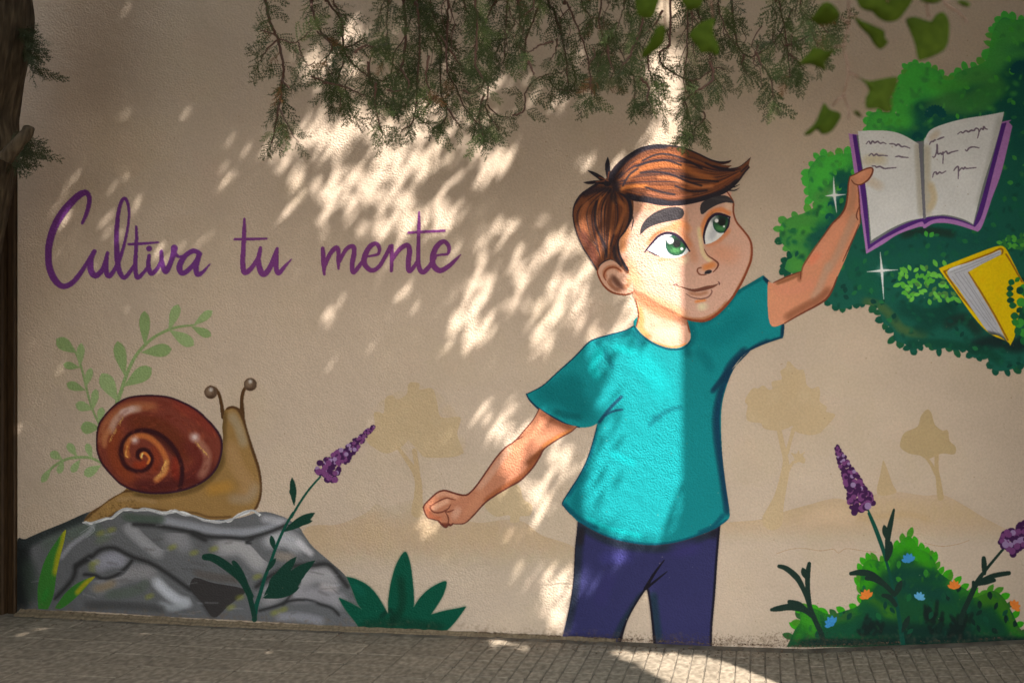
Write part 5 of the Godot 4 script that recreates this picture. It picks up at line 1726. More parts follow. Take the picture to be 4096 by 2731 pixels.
func build_paving():
	var pave := Node3D.new()
	pave.name = "pavement"
	add_child(pave)
	tag(pave, "", "", "", "structure")
	var mats := []
	for i in 5:
		var k: float = [1.0, 0.93, 1.07, 0.97, 1.03][i]
		var m := mat(Color.WHITE, 0.9)
		m.albedo_texture = noise_tex(0.035, lin(0.12 * k, 0.097 * k, 0.071 * k), lin(0.32 * k, 0.262 * k, 0.197 * k), 40 + i, 5)
		m.uv1_triplanar = true
		m.uv1_world_triplanar = true
		m.uv1_scale = Vector3(1.6, 1.6, 1.6)
		m.uv1_offset = Vector3(i * 0.37, 0, i * 0.21)
		m.heightmap_enabled = true
		m.heightmap_texture = m.albedo_texture
		m.heightmap_scale = 0.22
		mats.append(m)
	var small := [paver_mesh(0.0650, 0.0695), paver_mesh(0.0635, 0.0685)]
	var big := [paver_mesh(0.1975, 0.0978), paver_mesh(0.1960, 0.0965)]
	var rest := tool()
	var split := (1880.0 - CX) * PX
	var n := 0
	for zone in 2:
		var dx: float = 0.2 if zone == 0 else 0.0675
		var dz: float = 0.1 if zone == 0 else 0.0725
		var x: float = -6.0 if zone == 0 else split
		var x_end: float = split if zone == 0 else 5.0
		while x < x_end - 0.01:
			var z := 0.052
			var r := 0
			while z < 1.9:
				var cx := x + dx / 2
				var cz := z + dz / 2
				var y := level(cx)
				var slope := atan2(level(cx + 0.05) - level(cx - 0.05), 0.1)
				var b := Basis(Vector3(0, 0, 1), slope + rng.randf_range(-0.008, 0.008)) * Basis(Vector3(1, 0, 0), rng.randf_range(-0.010, 0.010)) * Basis(Vector3(0, 1, 0), rng.randf_range(-0.015, 0.015))
				var tr := Transform3D(b, Vector3(cx, y + rng.randf_range(-0.0018, 0.0008), cz))
				var mesh: ArrayMesh = (big if zone == 0 else small)[rng.randi() % 2]
				var vx := cx - EYE.x
				var dep := EYE.z - cz
				var seen := cz < 0.47 and vx > -3.70 * dep / 3.4 - 0.05 and vx < 1.30 * dep / 3.4 + 0.04
				if seen and n < 298:
					n += 1
					var o := obj("paver", mesh, mats[rng.randi() % 5], pave)
					o.transform = tr
				else:
					rest.append_from(mesh, 0, tr)
				z += dz
				r += 1
			x += dx
	var rm := obj("paver_spread", rest.commit(), mats[0], pave)
	tag(rm, "", "", "", "stuff")
	# mortar fillet along the foot of the wall
	var s := tool()
	var prev := []
	var x := (82.0 - CX) * PX
	while x < -0.7:
		var y := level(x)
		var t := clampf((x + 3.5) / 2.8, 0, 1)
		var d := lerpf(0.040, 0.012, t) + rng.randf_range(-0.006, 0.004)
		var hh := lerpf(0.009, 0.0, t) + rng.randf_range(-0.004, 0.002)
		var ring := [Vector3(x, y + hh + 0.01, 0.0025), Vector3(x, y + hh, 0.012), Vector3(x, y + hh * 0.55, d * 0.8), Vector3(x, y - 0.004, d), Vector3(x, y - 0.03, d)]
		if prev:
			for k in 4:
				quad(s, prev[k], ring[k], ring[k + 1], prev[k + 1])
		prev = ring
		x += 0.022
	var mm := mat(Color.WHITE, 0.95)
	mm.albedo_texture = noise_tex(0.05, lin(0.10, 0.075, 0.048), lin(0.27, 0.205, 0.13), 61, 4)
	mm.uv1_triplanar = true
	mm.uv1_world_triplanar = true
	mm.uv1_scale = Vector3(2.5, 2.5, 2.5)
	obj("mortar_strip", done(s), mm, pave)

# ---------------------------------------------------------------- light through the crown
var gaps: Image
const GX := -1000.0
const GY := -1700.0

func gap(p: PackedVector2Array):
	raster(gaps, p, 0.125, Vector2(GX, GY), Color.WHITE)

func spot(x, y, rx: float, ry: float, k := 1.0):
	k *= 1.0
	var p := PackedVector2Array()
	for i in 14:
		var a := TAU * i / 14
		p.append(to + (Vector2(x, y) + Vector2(cos(a) * rx * k, sin(a) * ry * k).rotated(0.45)) * tk)
	gap(p)

func foot(px: float, py: float) -> Vector2:             # where the ray through a spot of the pavement would meet the wall
	var f := (py - 1365.0) / (CY - 1365.0)
	var z := EYE.z * (1.0 - 1.0 / f)
	var x := (px - CX) * PX * (EYE.z - z) / EYE.z
	return Vector2((x - z * 1.282) / PX + CX, CY + z * 1.974 / PX)

func gap_map():
	gaps = Image.create(740, 690, false, Image.FORMAT_L8)
	tl(1024, 0)
	for b in [[560, 1230, 85, 110], [840, 1160, 90, 80], [755, 1300, 40, 40], [1080, 1290, 80, 110], [1230, 1180, 70, 60], [1330, 1270, 60, 90], [1480, 1250, 80, 80], [1300, 1400, 60, 120], [1180, 1530, 120, 60], [1240, 1480, 120, 60], [1440, 1480, 40, 120], [1600, 1440, 30, 90], [1750, 1190, 40, 60], [1925, 1240, 40, 45], [2110, 1290, 40, 40], [50, 1370, 60, 70], [520, 500, 45, 60], [420, 680, 50, 40], [60, 880, 30, 40], [580, 580, 50, 40], [900, 350, 20, 60], [1640, 1060, 60, 40], [2200, 950, 30, 60], [2170, 870, 30, 40], [2280, 700, 50, 60], [460, 770, 60, 40], [550, 820, 40, 40], [740, 1540, 60, 40], [380, 1160, 40, 30], [1960, 1470, 40, 50], [2210, 1540, 40, 60], [690, 90, 40, 40], [880, 260, 40, 80], [200, 330, 40, 30], [420, 60, 20, 50]]:
		spot(b[0], b[1], b[2], b[3], 0.84)
	tl(1024, 683)
	for b in [[210, 30, 40, 50], [370, 90, 80, 70], [550, 200, 30, 30], [700, 30, 60, 60], [720, 200, 90, 80], [690, 290, 50, 40], [170, 280, 30, 60], [1160, 40, 50, 100], [1120, 180, 30, 100], [1200, 230, 80, 40], [1060, 330, 30, 60], [1030, 430, 50, 50], [1010, 520, 40, 40], [550, 500, 40, 50], [580, 600, 40, 40], [930, 270, 30, 50], [1400, 330, 50, 40], [1350, 450, 60, 100], [1770, 250, 60, 50], [1830, 180, 25, 40], [1620, 370, 50, 50], [1700, 490, 70, 40], [1610, 270, 50, 70], [2030, 250, 60, 30], [1980, 340, 25, 35], [1910, 500, 30, 25], [2060, 500, 60, 20], [1890, 620, 50, 40], [1810, 660, 35, 30], [2280, 680, 40, 40], [2100, 1020, 80, 80], [2060, 1080, 40, 40], [1490, 1180, 60, 100], [1370, 1200, 40, 50], [1610, 1190, 40, 50], [500, 1260, 50, 50], [1850, 1340, 80, 60], [1960, 1460, 70, 90], [2060, 1520, 50, 50], [2030, 1220, 40, 30], [2250, 1240, 50, 60], [2290, 1160, 30, 60]]:
		spot(b[0], b[1], b[2], b[3], 0.74)
	tl(2048, 500)
	for b in [[130, 170, 40, 70], [370, 230, 25, 25], [520, 290, 50, 30], [960, 260, 50, 50], [760, 370, 90, 60], [720, 330, 30, 40], [1180, 50, 30, 30], [130, 520, 40, 60], [350, 640, 30, 30], [340, 880, 60, 60], [210, 870, 30, 40], [480, 890, 30, 50], [430, 1030, 50, 60], [380, 1200, 80, 80], [90, 1230, 40, 40], [40, 1420, 50, 80], [200, 1440, 40, 50], [590, 1430, 60, 60], [480, 1450, 40, 60], [700, 830, 60, 60], [640, 1480, 60, 90]]:
		spot(b[0], b[1], b[2], b[3], 0.68)
	tl(2048, 1050)
	for b in [[500, 480, 60, 110], [560, 350, 40, 100], [480, 280, 50, 50], [610, 190, 50, 50], [930, 390, 40, 60], [1090, 370, 40, 40], [240, 620, 40, 40], [290, 670, 40, 40], [290, 480, 50, 30], [60, 190, 40, 70], [640, 760, 40, 40], [340, 880, 40, 30], [70, 1340, 40, 60], [800, 960, 100, 70], [730, 800, 60, 60], [930, 1230, 60, 100], [980, 760, 70, 60]]:
		spot(b[0], b[1], b[2], b[3], 0.8)
	tl(1624, 1550)
	for b in [[160, 180, 30, 40], [630, 220, 60, 60], [1040, 200, 40, 50], [900, 390, 90, 90], [880, 90, 60, 60], [1270, 380, 70, 110], [1200, 490, 60, 60], [980, 740, 90, 70], [1410, 650, 110, 120], [1150, 940, 110, 80], [1180, 1040, 90, 50], [300, 830, 30, 70], [440, 300, 40, 40], [240, 460, 40, 50], [150, 1310, 90, 60], [100, 1260, 50, 60]]:
		spot(b[0], b[1], b[2], b[3], 0.8)
	tl(2048, 2048)
	for b in [[850, 450, 60, 60], [1050, 420, 70, 60], [650, 660, 70, 90], [400, 720, 90, 70], [410, 960, 90, 90], [330, 560, 50, 60], [220, 510, 40, 50]]:
		spot(b[0], b[1], b[2], b[3], 0.8)
	tl(0, 683)
	for b in [[540, 910, 40, 40], [540, 1160, 40, 40], [720, 1080, 40, 50], [1380, 160, 40, 50], [2000, 160, 30, 60], [950, 580, 40, 30], [400, 520, 15, 40], [1840, 700, 40, 40], [900, 1300, 60, 40], [1640, 190, 30, 30]]:
		spot(b[0], b[1], b[2], b[3], 0.5)
	tl(0, 0)
	for b in [[700, 130, 25, 40], [1060, 290, 40, 30], [1660, 600, 40, 60], [1660, 280, 25, 40], [1050, 570, 40, 25], [1640, 1110, 20, 40], [1270, 1520, 60, 50], [2160, 1460, 60, 50]]:
		spot(b[0], b[1], b[2], b[3], 0.5)
	# many small chinks where the crown is thinnest
	tl(0, 0, 1.0)
	for z in [[1040, 2000, 430, 960, 95], [1850, 2480, 880, 1360, 62], [1850, 2330, 1640, 2080, 16], [2000, 2300, 2080, 2500, 10], [1250, 2350, 100, 460, 40], [150, 1020, 180, 1350, 42], [300, 1000, 1000, 1300, 12], [1200, 1900, 900, 1500, 24]]:
		for i in z[4]:
			var r := rng.randf_range(9, 20)
			spot(rng.randf_range(z[0], z[1]), rng.randf_range(z[2], z[3]), r * 0.8, r * rng.randf_range(1.0, 1.8), 0.75)
	# the open gap beside the pillar: a strip down the hair, the face and the shirt
	tl(2048, 500)
	gap(pp([1330, -1100, 1700, -1100, 1700, 1568, 1090, 1568, 1080, 1300, 1170, 1010, 1300, 860, 1200, 640, 1020, 500, 1060, 420, 1190, 260, 1310, 190, 1330, 20, 1450, -60, 1440, -160, 1330, -180]))
	tl(2048, 1050)
	gap(pp([1170, 60, 1700, 60, 1700, 1200, 1660, 1420, 1600, 1560, 820, 1560, 1000, 1390, 990, 1230, 950, 1100, 970, 900, 1140, 840, 1330, 800, 1180, 640, 1180, 420, 1270, 380, 1150, 200]))
	tl(1624, 1550)
	gap(pp([1990, 300, 2640, 200, 2560, 700, 2380, 1180, 2250, 1370, 1900, 1290, 1680, 1160, 1660, 1020, 1740, 880, 1730, 700, 1860, 480]))
	var lit := PackedVector2Array()
	for v in [[930, 1270], [1700, 1284], [1960, 1336], [2400, 1440], [2900, 1700], [1900, 1780], [1560, 1570], [1400, 1482], [1150, 1372], [1000, 1312]]:
		lit.append(foot(2048 + v[0] * 0.43556, 2048 + v[1] * 0.43556))
	gap(lit)
	for v in [[1995, 2584, 36, 9], [2105, 2606, 22, 6], [700, 2570, 12, 8]]:
		var q := PackedVector2Array()
		for i in 12:
			q.append(foot(v[0] + cos(TAU * i / 12) * v[2], v[1] + sin(TAU * i / 12) * v[3]))
		gap(q)

func open_at(x: float, y: float, r: float) -> bool:
	for k in 7:
		var v := Vector2(x, y)
		if k > 0:
			v += Vector2(cos(TAU * k / 6), sin(TAU * k / 6)) * r
		var g := Vector2i((v - Vector2(GX, GY)) * 0.125)
		if g.x >= 0 and g.y >= 0 and g.x < 740 and g.y < 690 and gaps.get_pixel(g.x, g.y).r > 0.5:
			return true
	return false

# ---------------------------------------------------------------- juniper
func strip(s: SurfaceTool, a: Vector3, b: Vector3, w: float):
	var n := (b - a).cross(Vector3(0, 0, 1)).normalized() * w
	quad(s, a - n, a + n, b + n * 0.55, b - n * 0.55)

func frond(sd: int) -> ArrayMesh:
	var r := RandomNumberGenerator.new()
	r.seed = sd
	var s := tool()
	var p := Vector3.ZERO
	var dir := 0.0
	var steps := 9
	for i in steps:
		var q := p + Vector3(cos(dir), sin(dir), r.randf_range(-0.2, 0.2)) / steps
		strip(s, p, q, 0.010)
		var t := float(i) / steps
		for side in [-1.0, 1.0]:
			if r.randf() < 0.15:
				continue
			var a: float = dir + side * r.randf_range(0.7, 1.0)
			var l := (0.42 * (1.0 - t * 0.72)) * r.randf_range(0.6, 1.15)
			var zz := r.randf_range(-0.6, 0.6)
			var u := q
			var m := maxi(2, int(l * 13))
			for k in m:
				a -= side * 0.07
				var v := u + Vector3(cos(a), sin(a), zz) * l / m
				strip(s, u, v, 0.014)
				for sd2 in [-1.0, 1.0]:
					var a2: float = a + sd2 * r.randf_range(0.6, 0.9)
					var l2 := r.randf_range(0.05, 0.085) * (1.0 - 0.4 * k / m)
					strip(s, v, v + Vector3(cos(a2), sin(a2), r.randf_range(-0.5, 0.5)) * l2, 0.013)
				u = v
		dir += r.randf_range(-0.12, 0.12)
		p = q
	return done(s)

var fronds := []
var frond_mat: StandardMaterial3D

func spray(parent: Node, where: Array, tint: Array):
	# where: Transform3D list; shared out over the frond shapes, one MultiMesh each
	for f in fronds.size():
		var mine := []
		for i in where.size():
			if i % fronds.size() == f:
				mine.append(i)
		if mine.is_empty():
			continue
		var mm := MultiMesh.new()
		mm.transform_format = MultiMesh.TRANSFORM_3D
		mm.use_colors = true
		mm.mesh = fronds[f]
		mm.instance_count = mine.size()
		for k in mine.size():
			mm.set_instance_transform(k, where[mine[k]])
			mm.set_instance_color(k, tint[mine[k]])
		var o := MultiMeshInstance3D.new()
		o.name = numbered("foliage", parent)
		o.multimesh = mm
		o.material_override = frond_mat
		parent.add_child(o, true)
		tag(o, "", "", "", "stuff")

func frond_at(pos: Vector3, dir: Vector3, l: float) -> Transform3D:
	var n := Vector3(rng.randf_range(-0.6, 0.6), rng.randf_range(-0.6, 0.6), 1.0).normalized()
	var x := dir.normalized()
	var y := n.cross(x).normalized()
	n = x.cross(y)
	return Transform3D(Basis(x, y, n).scaled_local(Vector3(l, l, l)), pos)

func build_juniper():
	for i in 5:
		fronds.append(frond(900 + i))
	frond_mat = mat(Color.WHITE, 0.7)
	frond_mat.vertex_color_use_as_albedo = true
	frond_mat.backlight_enabled = true
	frond_mat.backlight = Color(0.3, 0.3, 0.3)
	var tree := thing("juniper_tree", "juniper tree with shaggy brown trunk at left and sprays drooping across the top", "tree", Vector3(-3.6, level(-3.6), 0.5))
	var base := tree.position
	# trunk
	var edge := [[-300, 2520, 0.25], [-210, 2050, 0.235], [-140, 1650, 0.23], [-60, 1250, 0.22], [0, 1010, 0.215], [42, 820, 0.21], [70, 660, 0.21], [92, 560, 0.215], [86, 450, 0.21], [98, 380, 0.2], [112, 300, 0.195], [126, 200, 0.19], [138, 100, 0.187], [144, 0, 0.185], [160, -300, 0.18], [240, -900, 0.17], [420, -1600, 0.14], [640, -2300, 0.08]]
	var cp := PackedVector3Array()
	var rr := PackedFloat32Array()
	for e in edge:
		var v := at(e[0], e[1], 0.5)
		cp.append(v - Vector3(e[2] + 0.112, 0, 0) - base)
		rr.append(e[2])
	var sp := spline3(cp, 10)
	var s := tool(true)
	var sides := 110
	var rough := noise(5.0, FastNoiseLite.TYPE_SIMPLEX, 3, 77)
	var rings := []
	for i in sp.size():
		var f := float(i) / 10.0
		var r := lerpf(rr[int(f)], rr[mini(int(f) + 1, rr.size() - 1)], f - int(f))
		var ring := PackedVector3Array()
		for k in sides:
			var a := TAU * k / sides
			var y := sp[i].y
			var d := rough.get_noise_3d(cos(a) * 2.6 + y * 0.12, y * 0.10, sin(a) * 2.6) * 0.030 + rough.get_noise_3d(cos(a) * 6.0, y * 0.22 + 9.0, sin(a) * 6.0) * 0.012
			ring.append(sp[i] + Vector3(cos(a), 0, sin(a)) * (r + d))
		rings.append(ring)
	for i in sp.size() - 1:
		for k in sides:
			var n := (k + 1) % sides
			quad(s, rings[i + 1][k], rings[i + 1][n], rings[i][n], rings[i][k])
	var bark := mat(Color.WHITE, 0.95)
	bark.albedo_texture = noise_tex(0.03, lin(0.018, 0.013, 0.008), lin(0.15, 0.112, 0.072), 71, 5, 512, false, 4.0, lin(0.058, 0.043, 0.027))
	bark.uv1_triplanar = true
	bark.uv1_scale = Vector3(4.2, 0.42, 4.2)
	bark.heightmap_enabled = true
	bark.heightmap_texture = bark.albedo_texture
	bark.heightmap_scale = 1.6
	var trunk := obj("trunk", done(s, true), bark, tree)
	# the broken stub on the trunk
	s = tool(true)
	var st_p := spline3(PackedVector3Array([at(10, 640, 0.62) - base, at(62, 580, 0.6) - base, at(104, 535, 0.58) - base, at(116, 508, 0.57) - base]), 6)
	var st_r := PackedFloat32Array()
	for i in st_p.size():
		st_r.append(lerpf(0.024, 0.015, float(i) / st_p.size()))
	tube_into(s, st_p, st_r, 14, 0.10)
	obj("stub", done(s, true), bark, tree)
	var twig := mat(Color.WHITE, 0.85)
	twig.albedo_texture = noise_tex(0.05, lin(0.05, 0.026, 0.020), lin(0.14, 0.080, 0.062), 72, 3, 256)
	twig.uv1_triplanar = true
	twig.uv1_scale = Vector3(12, 12, 12)
	# tufts beside the trunk
	var wh := []
	var ti := []
	for g in [[118, 150, 60, 0.42, 20], [150, 210, 50, 0.45, 16], [165, 255, 30, 0.45, 7], [120, 570, 60, 0.45, 20], [150, 600, 60, 0.5, 12], [100, 640, 50, 0.45, 12]]:
		for i in g[4]:
			var v := at(g[0] - 40 + rng.randf_range(-30, 20), g[1] - 20 + rng.randf_range(-40, 40), g[3] + rng.randf_range(-0.05, 0.05)) - base
			wh.append(frond_at(v, Vector3(rng.randf_range(0.2, 1.0), rng.randf_range(-1.0, -0.1), rng.randf_range(-0.3, 0.3)), rng.randf_range(0.05, 0.10)))
			ti.append(Color(0.045, 0.055, 0.026))
	spray(trunk, wh, ti)
	# boughs above the street
	for b in [[Vector3(-2.7, 5.6, 0.7), Vector3(-1.0, 6.4, 1.2), Vector3(0.8, 6.7, 1.7), Vector3(2.6, 6.9, 2.1)], [Vector3(-2.75, 5.3, 0.65), Vector3(-1.8, 6.3, 1.5), Vector3(-0.6, 6.9, 2.1), Vector3(0.4, 7.2, 2.6)], [Vector3(-2.8, 4.9, 0.6), Vector3(-2.2, 5.7, 1.2), Vector3(-1.6, 6.5, 2.0)]]:
		var p3 := PackedVector3Array()
		for v in b:
			p3.append(v - base)
		p3 = spline3(p3, 6)
		var r3 := PackedFloat32Array()
		for i in p3.size():
			r3.append(lerpf(0.075, 0.018, float(i) / p3.size()))
		s = tool(true)
		tube_into(s, p3, r3, 9, 0.05)
		obj("bough", done(s, true), bark, tree)
	build_crown(tree, base)
	build_branches(tree, base, twig)

func build_crown(tree: Node3D, base: Vector3):
	gap_map()
	var s := tool()
	for k in 3:
		var b := Basis(Vector3(1, 0, 0), k * 0.9 - 0.9)
		var c := Vector3(0, 0, 0)
		var pts := [Vector3(-0.5, 0, 0), Vector3(-0.15, 0.30, 0.05), Vector3(0.25, 0.26, 0.02), Vector3(0.55, 0, 0), Vector3(0.2, -0.28, 0.04), Vector3(-0.2, -0.26, 0)]
		for i in 6:
			for v in [c, b * pts[i], b * pts[(i + 1) % 6]]:
				s.add_vertex(v)
		if k == 1:
			break
	var leaf := done(s)
	var tr: Array[Transform3D] = []
	var cl: Array[Color] = []
	# the part of the crown over the ivy
	for i in 5200:
		var q := Vector3(rng.randf_range(-1.1, 1.6), rng.randf_range(1.4, 3.5), rng.randf_range(1.9, 2.7))
		var pos := q + SUN * rng.randf_range(2.4, 3.1)
		var l := rng.randf_range(0.08, 0.12)
		var b := Basis(Vector3(rng.randf_range(-1, 1), rng.randf_range(-1, 1), rng.randf_range(-1, 1)).normalized(), rng.randf() * TAU)
		tr.append(Transform3D(b.scaled_local(Vector3(l, l, l)), pos - base))
		cl.append(Color(0.05, 0.065, 0.028) * rng.randf_range(0.7, 1.4))
	for i in 60000:
		var x := rng.randf_range(-980, 4880) if i < 46000 else rng.randf_range(2780, 4880)
		var y := rng.randf_range(-1650, 3780)
		var big := true
		if x > 900 and y > -300 and open_at(x, y, 62) or open_at(x, y, 50):
			big = false
			if open_at(x, y, 15) and not (rng.randf() < 0.2 and x < 2480 and y < 2500):
				continue
		var p := W(x, y)
		var t := maxf(3.7, (3.55 - p.y) / 0.95) + rng.randf() * 0.55
		var pos := p + SUN * t
		var l := rng.randf_range(0.075, 0.11) if big else rng.randf_range(0.028, 0.042)
		var b := Basis(Vector3(rng.randf_range(-1, 1), rng.randf_range(-1, 1), rng.randf_range(-1, 1)).normalized(), rng.randf() * TAU)
		tr.append(Transform3D(b.scaled_local(Vector3(l, l, l)), pos - base))
		cl.append(Color(0.05, 0.065, 0.028) * rng.randf_range(0.7, 1.4))
	var mm := MultiMesh.new()
	mm.transform_format = MultiMesh.TRANSFORM_3D
	mm.use_colors = true
	mm.mesh = leaf
	mm.instance_count = tr.size()
	for i in tr.size():
		mm.set_instance_transform(i, tr[i])
		mm.set_instance_color(i, cl[i])
	var o := MultiMeshInstance3D.new()
	o.name = "crown"
	o.multimesh = mm
	o.material_override = frond_mat
	tree.add_child(o)
	tag(o, "", "", "", "stuff")

func build_branches(tree: Node3D, base: Vector3, twig: Material):
	var lines := []
	# x, y along a hanging branch; first two numbers: thickness, how leafy
	for l in [[9, 1.0, 80, -120, 85, 0, 130, 200, 200, 370, 250, 600, 240, 760, 205, 1000, 170, 1200, 140, 1320], [4, 1.0, 210, 350, 90, 460, 40, 560], [4, 0.8, 190, 330, 100, 290, 30, 270], [4, 0.9, 235, 720, 300, 800, 350, 760], [3, 0.9, 200, 960, 300, 1180, 390, 1310], [3, 0.8, 210, 350, 360, 385, 520, 260], [3, 0.9, 390, 390, 415, 500, 480, 600, 540, 560],
		[8, 0.9, 500, -100, 505, 0, 520, 110, 580, 270, 720, 390, 850, 430, 1000, 340], [6, 0.5, 640, -80, 650, 0, 770, 180, 800, 430, 850, 530, 950, 640, 1080, 720, 1180, 735, 1240, 660, 1270, 480, 1360, 350, 1430, 150], [5, 0.5, 700, -60, 740, 60, 800, 200, 790, 400], [4, 1.0, 560, 290, 700, 430, 640, 560, 700, 680], [4, 1.0, 510, 700, 640, 750, 800, 790, 900, 640], [4, 1.2, 620, 760, 760, 780, 900, 830, 1010, 880], [4, 1.2, 800, 560, 760, 700, 700, 880, 690, 920], [4, 1.1, 820, 790, 850, 960, 900, 1080], [4, 1.1, 780, 900, 770, 980],
		[5, 0.9, 1215, -60, 1210, 0, 1200, 330, 1180, 520], [8, 0.6, 1345, -80, 1350, 0, 1372, 250, 1350, 560, 1290, 700, 1260, 900, 1300, 980, 1400, 940, 1480, 800, 1490, 640], [7, 1.3, 1470, -60, 1480, 50, 1500, 400, 1480, 800, 1440, 1100, 1330, 1200], [5, 1.1, 1100, 760, 1090, 900, 1110, 1050, 1170, 1240], [5, 1.1, 900, 480, 1000, 420, 1090, 430], [5, 1.2, 1030, 560, 1040, 700, 1100, 820, 1220, 1000], [4, 1.3, 1320, 620, 1400, 760, 1380, 900], [4, 1.4, 1200, 830, 1330, 830, 1450, 780],
		[7, 1.1, 1480, -40, 1500, 80, 1690, 400, 1690, 600, 1700, 850, 1750, 1000, 1720, 1140], [7, 1.2, 1760, -80, 1760, 200, 1750, 600, 1850, 830, 1930, 1000, 2100, 1220], [5, 1.1, 1590, 500, 1560, 700, 1600, 860], [5, 1.2, 1780, 450, 1850, 560, 1910, 640], [5, 1.1, 1440, 1040, 1520, 1110, 1600, 1140], [5, 1.1, 1760, 1000, 1820, 1080, 1870, 1160], [5, 1.1, 1560, 980, 1640, 900, 1720, 860],
		[6, 1.1, 2020, -60, 2030, 350, 2020, 600, 2130, 800, 2110, 1000, 2190, 1120, 2230, 1190], [5, 1.2, 2100, 860, 2050, 1050, 2080, 1240], [5, 0.9, 1900, 830, 2000, 850, 2100, 760], [4, 1.0, 2120, 960, 2230, 1060, 2320, 1080], [7, 0.8, 2310, -60, 2310, 0, 2290, 300, 2285, 540], [6, 1.2, 2210, -60, 2200, 0, 2100, 200, 2000, 450], [5, 1.2, 1900, -60, 1960, 120, 2060, 260, 2140, 420], [5, 1.2, 1600, -60, 1640, 160, 1700, 300], [4, 1.0, 2250, 380, 2200, 500, 2230, 560]]:
		lines.append([1024, 0, l])
	for l in [[7, 1.0, 50, -100, 60, 0, 70, 250, 0, 350], [8, 0.5, 260, -80, 250, 20, 180, 220, 130, 350, 110, 560], [6, 0.4, 150, 560, 200, 690], [8, 1.0, 330, -60, 380, 80, 450, 300, 500, 560, 510, 760], [7, 0.5, 480, -60, 500, 20, 600, 250, 690, 500, 740, 800], [4, 0.8, 0, 1060, 110, 1010, 130, 830, 250, 710, 450, 660, 520, 600], [3, 0.6, 340, 690, 400, 810, 600, 830, 720, 800, 860, 750], [3, 1.0, 640, 740, 660, 860, 690, 910], [4, 1.0, 720, 700, 730, 870], [4, 1.0, 380, 380, 240, 420, 150, 480, 60, 420], [4, 1.2, 420, 350, 400, 480, 340, 560], [4, 1.0, 560, 620, 580, 760, 520, 830],
		[7, 0.8, 1180, -60, 1200, 200, 1100, 480, 1030, 590, 970, 690], [6, 1.0, 1250, 420, 1250, 540, 1260, 640, 1320, 780], [2, 0.15, 1320, 780, 1350, 900, 1400, 1070], [6, 0.5, 1450, -60, 1450, 380, 1360, 480, 1390, 600, 1570, 710, 1700, 730, 1880, 620, 1960, 640], [5, 0.9, 1620, -60, 1620, 100, 1610, 450, 1580, 710, 1610, 860], [6, 1.3, 1820, 560, 1850, 700, 1760, 800, 1650, 860, 1560, 960], [5, 1.3, 1620, 880, 1700, 1000, 1780, 1060, 1690, 1180, 1660, 1240], [5, 1.0, 1560, 900, 1600, 960, 1640, 1120, 1660, 1230], [4, 1.2, 1860, 700, 1920, 780, 1940, 800], [4, 1.0, 1000, 560, 1090, 640, 1130, 780, 1130, 920], [5, 1.2, 1190, 720, 1260, 800, 1240, 900, 1270, 960], [5, 1.0, 820, -60, 800, 200, 860, 400, 800, 560, 790, 720], [5, 1.0, 880, 420, 900, 560, 940, 660], [4, 0.9, 960, 200, 900, 330, 840, 520],
		[7, 0.8, 2010, -60, 2020, 0, 2040, 260, 2090, 450, 2190, 520, 2300, 470, 2360, 430], [5, 1.1, 2130, 500, 2120, 600, 2170, 690], [5, 1.1, 1900, -60, 1940, 200, 2010, 360, 2080, 420], [5, 1.2, 1700, -60, 1740, 200, 1860, 440, 1800, 560], [5, 1.2, 1380, 100, 1300, 240, 1180, 340], [5, 1.2, 1040, -60, 1020, 100, 960, 260], [5, 1.2, 640, -60, 700, 120, 780, 260], [5, 1.2, 200, -60, 160, 100, 60, 160]]:
		lines.append([2048, 0, l])
	for l in [[5, 1.2, -100, 480, -60, 590, 20, 700, 60, 900], [5, 1.3, 80, -80, 100, 0, 160, 300, 190, 520, 200, 720], [4, 1.5, 150, 420, 330, 350, 450, 300, 600, 280], [4, 1.4, 200, 500, 280, 560, 330, 640], [4, 1.3, 300, -60, 330, 100, 460, 200, 560, 300], [4, 1.2, 230, 80, 100, 330, 20, 400], [4, 1.2, 420, 180, 420, 330, 500, 520]]:
		lines.append([3072, 0, l])
	var n := 0
	for e in lines:
		var l: Array = e[2]
		var z := rng.randf_range(1.02, 1.42)
		var p := PackedVector3Array()
		if l[3] < 0:
			var top := at(e[0] + l[2] * 0.43556, -30, z) - base
			p.append(top + Vector3(rng.randf_range(-0.15, 0.15), rng.randf_range(1.7, 2.2), rng.randf_range(0.1, 0.3)))
			p.append(top + Vector3(rng.randf_range(-0.1, 0.1), rng.randf_range(0.8, 1.1), rng.randf_range(0.0, 0.15)))
			p.append(top + Vector3(rng.randf_range(-0.04, 0.04), 0.35, 0.02))
		for i in range(2, l.size() - 1, 2):
			p.append(at(e[0] + l[i] * 0.43556, e[1] + l[i + 1] * 0.43556, z + rng.randf_range(-0.025, 0.025)) - base)
		p = spline3(p, 6)
		var r := PackedFloat32Array()
		for i in p.size():
			r.append(maxf(0.0008, l[0] * 0.00078 * lerpf(1.0, 0.35, float(i) / p.size())))
			p[i] += Vector3(rng.randf_range(-1, 1), rng.randf_range(-1, 1), rng.randf_range(-1, 1)) * 0.0022
		var s := tool(true)
		tube_into(s, p, r, 6, 0.12)
		var o := obj("branch", done(s, true), twig, tree)
		var wh := []
		var ti := []
		var run := 0.0
